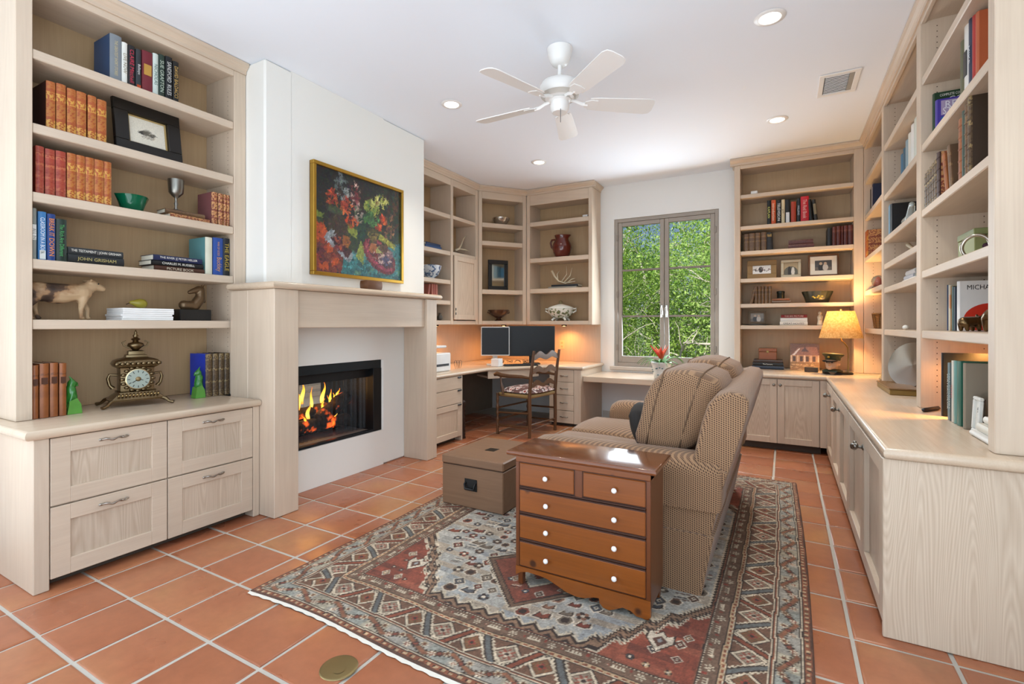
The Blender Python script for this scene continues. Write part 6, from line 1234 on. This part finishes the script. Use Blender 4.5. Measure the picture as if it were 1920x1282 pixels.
for a, L_ in ((1.9, .026), (4.1, .036)): MB().box(-.0016, .0016, -.0005, .0005, -.004, L_, 0, M=Matrix.Translation((0, -.0685, .165)) @ Matrix.Diagonal((.77, 1, 1, 1)) @ Matrix.Rotation(a, 4, 'Y')).build('hand', BLACK, dl)
MB().ball((0, -.066, .165), (.012, .004, .015), 10).build('dial_boss', plain('8a7450', .4, .8), dl, 180)
orn = MB()
for i in range(16): a = 2 * PI * i / 16; orn.ball((.058 * math.cos(a), -.056, .165 + .072 * math.sin(a)), (.012, .007, .010), 6)
for i in range(9): orn.ball((-.08 + i * .02, -.075, .262), (.011, .008, .012), 6)
orn.build('relief', ANTIQ, ck, 180)
# box on the mantel
tag(remeshed and MB().puff((0, 0, .036), (.045, .085, .036), .3, 6).build('carved_box', wood('carved_wood', 1, '4a2a16', '6e4626', rough=.4), None, 60, loc=(-2.915, 2.905, 1.5312), merge=True), 'small carved brown wooden box on the mantel', 'box')
# window bookcase ornaments
lath('round_box', 'small black lacquer round box on brown books', 'box', FBR, .455, .14, 1.536, [(.036, 0), (.037, .003), (.037, .055), (.040, .058), (.040, .078), (.036, .082), (.0, .083)], plain('1c221c', .3))
tp = thing('tole_planter', 'dark painted tin planter with scalloped rim', 'planter', FBR.w(.796, .13, 1.4805), 0)
def scal(a, z): return 1 + (.05 * math.cos(14 * a) if z > .10 else 0)
MB().lathe([(.10, 0), (.105, .004), (.12, .06), (.134, .105), (.137, .125), (.133, .125), (.115, .06), (.0, .05)], 56, sy=.55, wob=scal).build('body', plain('2c2c20', .35), tp, 50)
orn = MB(); [orn.ball((x_, -.0625 - .008 * (1 - abs(x_) * 9) - z_ * .06, .03 + z_), (.014, .003, .008), 6) for x_, z_ in ((0, .03), (.025, .02), (-.025, .025), (.04, .04), (-.04, .035), (.01, .045))]; orn.build('painted_sprig', plain('9a8a3c', .5), tp, 180)
lath('shallow_plate', 'flat pewter plate under the small group photograph', 'plate', FBR, .227, .14, 1.2425, [(.09, 0), (.12, .004), (.155, .012), (.155, .0145), (.11, .008), (.0, .007)], PEWTER, sx=1, sy=.7)
fg = MB(); fg.lathe([(.026, 0), (.028, .01), (.022, .05), (.026, .085), (.018, .105), (.008, .112)], 12); fg.ball((0, 0, .128), (.018, .018, .021), 10); caps(fg, (-.02, -.005, .09), (.005, -.025, .07), .008, .007, 6); caps(fg, (.02, -.005, .09), (.0, -.025, .068), .008, .007, 6)
mesh_obj('white_figurine', remeshed(fg, .005, smooth_it=2), plain('d8cdb4', .5), None, FBR.w(.82, .10, 1.2428)); tag(bpy.data.objects['white_figurine'], 'small white standing figurine beside the lamp shade', 'figurine')
wb_ = thing('wooden_box', 'small reddish wooden box on top of worktop books', 'box', FBR.w(.328, .10, .8625), 0); WBX = wood('cedar_box', 0, '7a4426', '9a5c36'); bx('body', WBX, wb_, -.088, .088, 0, .11, 0, .085, b=.004); bx('lid', WBX, wb_, -.09, .09, -.002, .112, .087, .125, b=.004); bx('clasp', BRASS, wb_, -.012, .012, -.006, -.002, .078, .10, b=.001)
# bust with a peaked cap
bu = thing('capped_bust', 'painted ceramic head wearing a peaked officer cap beneath the lamp', 'figurine', (.405, 5.74, .789), math.radians(-28))
SK = plain('c09a7c', .35); hd = MB(); hd.ball((0, 0, .085), (.060, .066, .058), 16); hd.ball((0, -.014, .050), (.050, .052, .036), 12); caps(hd, (0, .008, .04), (0, .012, .012), .040, .046, 10); hd.ball((0, -.070, .076), (.012, .016, .018), 8); hd.ball((0, -.060, .046), (.024, .010, .008), 8); hd.ball((0, -.052, .032), (.024, .016, .014), 8)
for s_ in (-1, 1): hd.ball((s_ * .060, .008, .08), (.008, .014, .020), 8)
mesh_obj('head', remeshed(hd, .0045, smooth_it=2), SK, bu)
for s_ in (-1, 1): MB().ball((s_ * .024, -.058, .092), (.010, .006, .005), 8).build('eye', plain('2a201a', .4), bu, 180); MB().ball((s_ * .024, -.060, .104), (.015, .006, .004), 8).build('eyebrow', plain('4a3424', .6), bu, 180)
ring([(.075, 0), (.072, .012), (.055, .022), (.04, .026)], 'collar', bu, plain('2c3322', .5), sy=.9)
MB().lathe([(.062, .112), (.065, .116), (.066, .138), (.070, .142), (.090, .162), (.094, .170), (.085, .178), (.0, .182)], 26, sy=1.05, M=Matrix.Rotation(-.10, 4, 'X')).build('cap', plain('3d3e24', .5), bu, 50)
MB().prism([(-.062, -.02), (-.058, -.065), (-.03, -.098), (.03, -.098), (.058, -.065), (.062, -.02)], 2, .110, .115, M=Matrix.Rotation(.10, 4, 'X')).build('visor', BLACK, bu); MB().ball((0, -.074, .145), (.014, .006, .012), 8).build('badge', GOLD, bu, 180)
tag(bx('desk_nameplate', plain('2a2620', .4), None, -.06, .06, -.02, .02, 0, .05, b=.004), 'small dark box left of the lamp base', 'box').location = (.235, 5.90, .763)
# right bookcase ornaments
def wickerm():
    m, nd, lk, p = nmat('wicker'); tc = N(nd, 'TexCoord'); w_ = N(nd, 'TexWave', Scale=45.0, Distortion=2.0); w_.bands_direction = 'Z'; lk.new(tc.outputs['Object'], w_.inputs['Vector']); r = ramp(nd, [(.2, C('5a3a1c')), (.8, C('a87c44'))]); lk.new(w_.outputs[0], r.inputs[0]); lk.new(r.outputs[0], p.inputs['Base Color']); bp = N(nd, 'Bump', Strength=.7, Distance=.006); lk.new(w_.outputs[0], bp.inputs['Height']); lk.new(bp.outputs[0], p.inputs['Normal']); return m
bk_ = thing('wicker_basket', 'small wicker basket on lowest shelf behind the lamp', 'basket', FR.w(.14, .13, 1.2125), FR.a); WK = wickerm()
MB().lathe([(.065, 0), (.068, .004), (.08, .10), (.085, .14), (.078, .14), (.06, .01), (.0, .008)], 20, sy=.9).build('basket', WK, bk_, 50); MB().tube([(.085 * math.cos(a), .077 * math.sin(a), .14) for a in np.linspace(0, 2 * PI, 25)], .009, 6).build('rim', WK, bk_, 60)
for i in range(12): a = 2 * PI * i / 12; MB().tube([(.069 * math.cos(a), .062 * math.sin(a), .005), (.087 * math.cos(a), .079 * math.sin(a), .135)], .005, 5).build('stake', WK, bk_, 60)
sb_ = thing('snow_globe', 'glass globe with red scene on far right shelf', 'ornament', FR.w(.13, .10, 1.5855), FR.a); MB().lathe([(.05, 0), (.055, .01), (.05, .03), (.045, .035)], 18).build('base', plain('5a4a38', .4), sb_, 50); MB().ball((0, 0, .085), (.058, .058, .058), 16).build('globe', plain('dfe8e6', .05, trans=.9, var=0), sb_, 180); MB().lathe([(.03, .04), (.032, .06), (.012, .11), (.0, .12)], 10).build('scene', plain('b83a24', .5), sb_, 50)
gh = MB(); caps(gh, (0, 0, .05), (.09, 0, .055), .04, .035); caps(gh, (.08, 0, .06), (.13, 0, .14), .03, .02); caps(gh, (.13, 0, .15), (.165, 0, .135), .02, .012); caps(gh, (-.02, 0, .05), (-.06, 0, .03), .02, .006, 6); gh.box(-.05, .12, -.03, .03, 0, .02, .004)
o_ = mesh_obj('crystal_horse', remeshed(gh, .007, smooth_it=2), plain('d4dcd8', .12, trans=.55, var=0), None, FR.w(1.50, .09, 1.947), FR.a); tag(o_, 'clear crystal horse figurine in the middle bay', 'figurine')
sl_ = thing('silver_plate', 'round silver plate on wire stand, right worktop', 'plate', FR.w(1.40, .14, .764), FR.a + math.radians(42))
MB().lathe([(.0, .004), (.105, .004), (.115, .016), (.118, .014), (.150, .018), (.155, .024), (.165, .020), (.172, .024), (.168, .028), (.12, .020), (.0, .010)], 36, M=T(0, 0, .185, rx=PI / 2 - .25)).build('plate', plain('c6c4c0', .17, 1.0, var=0), sl_, 50)
MB().tube([(-.06, -.06, .03), (-.06, -.05, .005), (-.06, .06, .005), (0, .07, .12), (.06, .06, .005), (.06, -.05, .005), (.06, -.06, .03)], .003, 6).build('stand', BRASS, sl_, 60)
gt = thing('gilt_box', 'flat wooden box with gilt edge on right worktop', 'box', FR.w(1.50, -.055, .763), FR.a); bx('body', plain('8a6c34', .4), gt, -.27, .27, 0, .17, 0, .036, b=.003); bx('lid', wood('box_lid', 0, '6a4a28', '8a663c'), gt, -.275, .275, -.004, .174, .037, .046, b=.002)
lv = MB(); lv.ball((0, 0, .018), (.05, .018, .017), 10); caps(lv, (-.04, 0, .02), (-.09, .01, .01), .008, .005, 6); o_ = lv.build('white_bird_figurine', plain('dcdad2', .4), None, 180, loc=FR.w(1.60, .06, 1.2128), rz=FR.a); tag(o_, 'small white bird figurine in the middle bay', 'figurine')
gx = thing('green_box', 'pale green keepsake box in the near bay', 'box', FR.w(2.72, .12, 1.5625), FR.a); bx('body', plain('8a8f5c', .5), gx, -.16, .10, 0, .17, 0, .125, b=.003); bx('lid', plain('7c8252', .5), gx, -.163, .103, -.003, .173, .127, .16, b=.003); orn = MB(); orn.ball((.1015, .045, .07), (.002, .018, .016), 8); orn.ball((.1015, .065, .05), (.002, .012, .012), 8); orn.build('painted_rose', plain('4a2a3a', .5), gx, 180)
tag(MB().tube([(.055 * math.cos(a), 0, .06 + .055 * math.sin(a)) for a in np.linspace(0, 2 * PI, 33)], .0085, 8).build('silver_ring', plain('b9b2a4', .15, .9, var=0), None, 60, loc=FR.w(2.88, .11, 1.5635), rz=FR.a + .9), 'standing silver ring ornament before the green box', 'ornament')
def bear(label, x, y, sc, rz):
    m = MB(); caps(m, (-.04, 0, .045), (.02, 0, .048), .026, .026); caps(m, (.03, 0, .055), (.055, 0, .06), .020, .017); m.ball((.068, 0, .055), (.012, .010, .009), 8)
    for s_ in (-1, 1): m.ball((.045, s_ * .014, .078), .007, 8)
    for xx in (-.045, .02):
        for s_ in (-1, 1): caps(m, (xx, s_ * .014, .04), (xx + .004, s_ * .015, .009), .013, .009, 8)
    me = remeshed(m, .004, smooth_it=1); me.transform(Matrix.Scale(sc, 4)); tag(mesh_obj('bear_figurine', me, plain('6a5438', .25, .9), None, FR.w(x, y, 1.2168), FR.a + rz), label, 'figurine', 'bronze bears in the near bay')
bear('bronze bear walking in front of the red circle book', 2.86, .10, 1.0, 2.2); bear('larger bronze bear nearest the end panel, lowest shelf', 3.10, .13, 1.5, 2.6)
tag(MB().box(-.012, .012, -.085, .085, 0, .022, .009).build('glasses_case', plain('1c1d22', .35), None, 60, loc=FR.w(2.45, .03, .763), rz=FR.a + .95), 'dark slim case lying on the right worktop', 'case')
tag(MB().box(-.012, .012, -.07, .07, 0, .018, .006).build('pink_case', plain('c05a6a', .4), None, 60, loc=FR.w(2.50, .10, .763), rz=FR.a + .95), 'pink slim case lying on the right worktop', 'case')
frame_photo(FR, 3.03, 3.12, .07, .763, .16, .014, plain('d8d8d2', .5), 'small white framed calligraphy card by standing books', lambda c, w, h: (c.fill(c.X > -1, 'dcdad2'), c.dabs(14, w * .5, h * .6, w * .3, h * .15, ['1c2430'], w * .12, h * .02, rot=.3)), 0, .05)
# ================================================================== GARDEN
struct(bx('ground_outside', plain('7a7048', .95), None, -14, 12, 6.6, 30, -2.2, -2.0, b=0))
BARK = paint('bark', 'c4bcb0', .95, .8, 40)
def leafm(name, a, b):
    m, nd, lk, p = nmat(name); ge = N(nd, 'NewGeometry'); r = ramp(nd, [(0, C(a)), (1, C(b))]); lk.new(ge.outputs['Random Per Island'], r.inputs[0])
    df = N(nd, 'BsdfDiffuse'); tl = N(nd, 'BsdfTranslucent'); mx = N(nd, 'MixShader'); mx.inputs[0].default_value = .4; lk.new(r.outputs[0], df.inputs[0]); lk.new(r.outputs[0], tl.inputs[0]); lk.new(df.outputs[0], mx.inputs[1]); lk.new(tl.outputs[0], mx.inputs[2]); lk.new(mx.outputs[0], nd['Material Output'].inputs['Surface']); return m
LEAF = [leafm('leaves_a', '587f30', 'aecb66'), leafm('leaves_b', '6c9a3c', 'c4df86')]
def tree(label, x, y, h, spread, seed, lean, nleaf, mat, zlo, size):
    r = np.random.default_rng(seed); t = thing('garden_tree', label, 'tree', (x, y, -2.0), group='trees outside the window')
    wood_ = MB(); tips = []
    def branch(p, d, L_, rad, lev):
        pts = [Vector(p)]; dd = Vector(d)
        for i in range(5):
            dd = (dd + Vector(r.normal(0, .22, 3))).normalized()
            if pts[-1].y + y < 8.3: dd.y = abs(dd.y)
            pts.append(pts[-1] + dd * L_ / 5)
        wood_.tube(pts, [rad * (1 - .75 * i / 5) for i in range(6)], 6, cap=False)
        if lev >= 2: tips.extend(pts[2:])
        elif lev == 1: tips.extend(pts[3:])
        if lev < 3:
            for k in range(5 if lev == 0 else 4):
                i = int(r.integers(2, 6)); e = (dd * .5 + Vector(r.normal(0, .75, 3)) + Vector((0, 0, .15))).normalized(); branch(pts[i], e, L_ * .62, rad * .5, lev + 1)
    for k in range(3): branch((r.normal(0, .2), r.normal(0, .2), 0), (lean + r.normal(0, .35), r.normal(0, .2), 1), h * .55, .11, 0)
    wood_.build('branches', BARK, t)
    tp = np.array([tuple(q) for q in tips]); tp = tp[tp[:, 2] > zlo]
    c = tp[r.integers(0, len(tp), nleaf // 12)]; c = np.repeat(c + r.normal(0, .16, c.shape), 12, axis=0) + r.normal(0, spread, (len(c) * 12, 3)); c = c[c[:, 1] + y > 7.6]; n = len(c)
    a = r.normal(0, 1, (n, 3)); a /= np.linalg.norm(a, axis=1)[:, None]; b = np.cross(a, r.normal(0, 1, (n, 3))); b /= np.linalg.norm(b, axis=1)[:, None]
    s_ = size * r.uniform(.6, 1.4, (n, 1)); v = np.stack([c - a * s_, c - b * s_ * .4, c + a * s_, c + b * s_ * .4], 1).reshape(-1, 3)
    me = bpy.data.meshes.new('foliage'); f = np.arange(n * 4, dtype=np.int32)
    me.vertices.add(n * 4); me.vertices.foreach_set('co', v.reshape(-1).astype(np.float32)); me.loops.add(n * 4); me.loops.foreach_set('vertex_index', f); me.polygons.add(n); me.polygons.foreach_set('loop_start', f[::4].copy()); me.update(calc_edges=True)
    o = mesh_obj('foliage', me, mat, t); o['kind'] = 'stuff'
tree('tall bright green tree filling the right window leaf', -.6, 9.6, 7.0, .14, 3, .0, 72000, LEAF[1], 2.7, .021)
tree('green tree with bare grey branches behind left leaf', -2.9, 10.4, 6.2, .15, 8, -.1, 56000, LEAF[0], 2.3, .021)
tree('shaded lower tree close outside the window', -1.6, 8.9, 4.2, .12, 21, .15, 9000, LEAF[0], .5, .018)
tree('distant tall tree between the two nearer crowns', -1.9, 13.5, 7.6, .22, 5, .0, 42000, LEAF[1], 1.0, .045)
tree('distant leafy tree to the far right outside', .9, 13.0, 8.0, .22, 12, .0, 40000, LEAF[1], 1.0, .045)
tree('low distant tree at the left outside', -4.2, 14.0, 6.2, .22, 17, .0, 34000, LEAF[0], .6, .045)
# bring each free-standing mesh's origin to its own foot
for o in list(COL.objects):
    if o.type == 'MESH' and o.parent is None and o.get('kind') != 'structure' and o.location.length < 1e-6 and not o.children and o.data.users == 1:
        co = np.empty(len(o.data.vertices) * 3, np.float32); o.data.vertices.foreach_get('co', co); co = co.reshape(-1, 3)
        c = Vector(((co[:, 0].min() + co[:, 0].max()) / 2, (co[:, 1].min() + co[:, 1].max()) / 2, co[:, 2].min()))
        o.data.transform(Matrix.Translation(-c)); o.location = Vector(c)
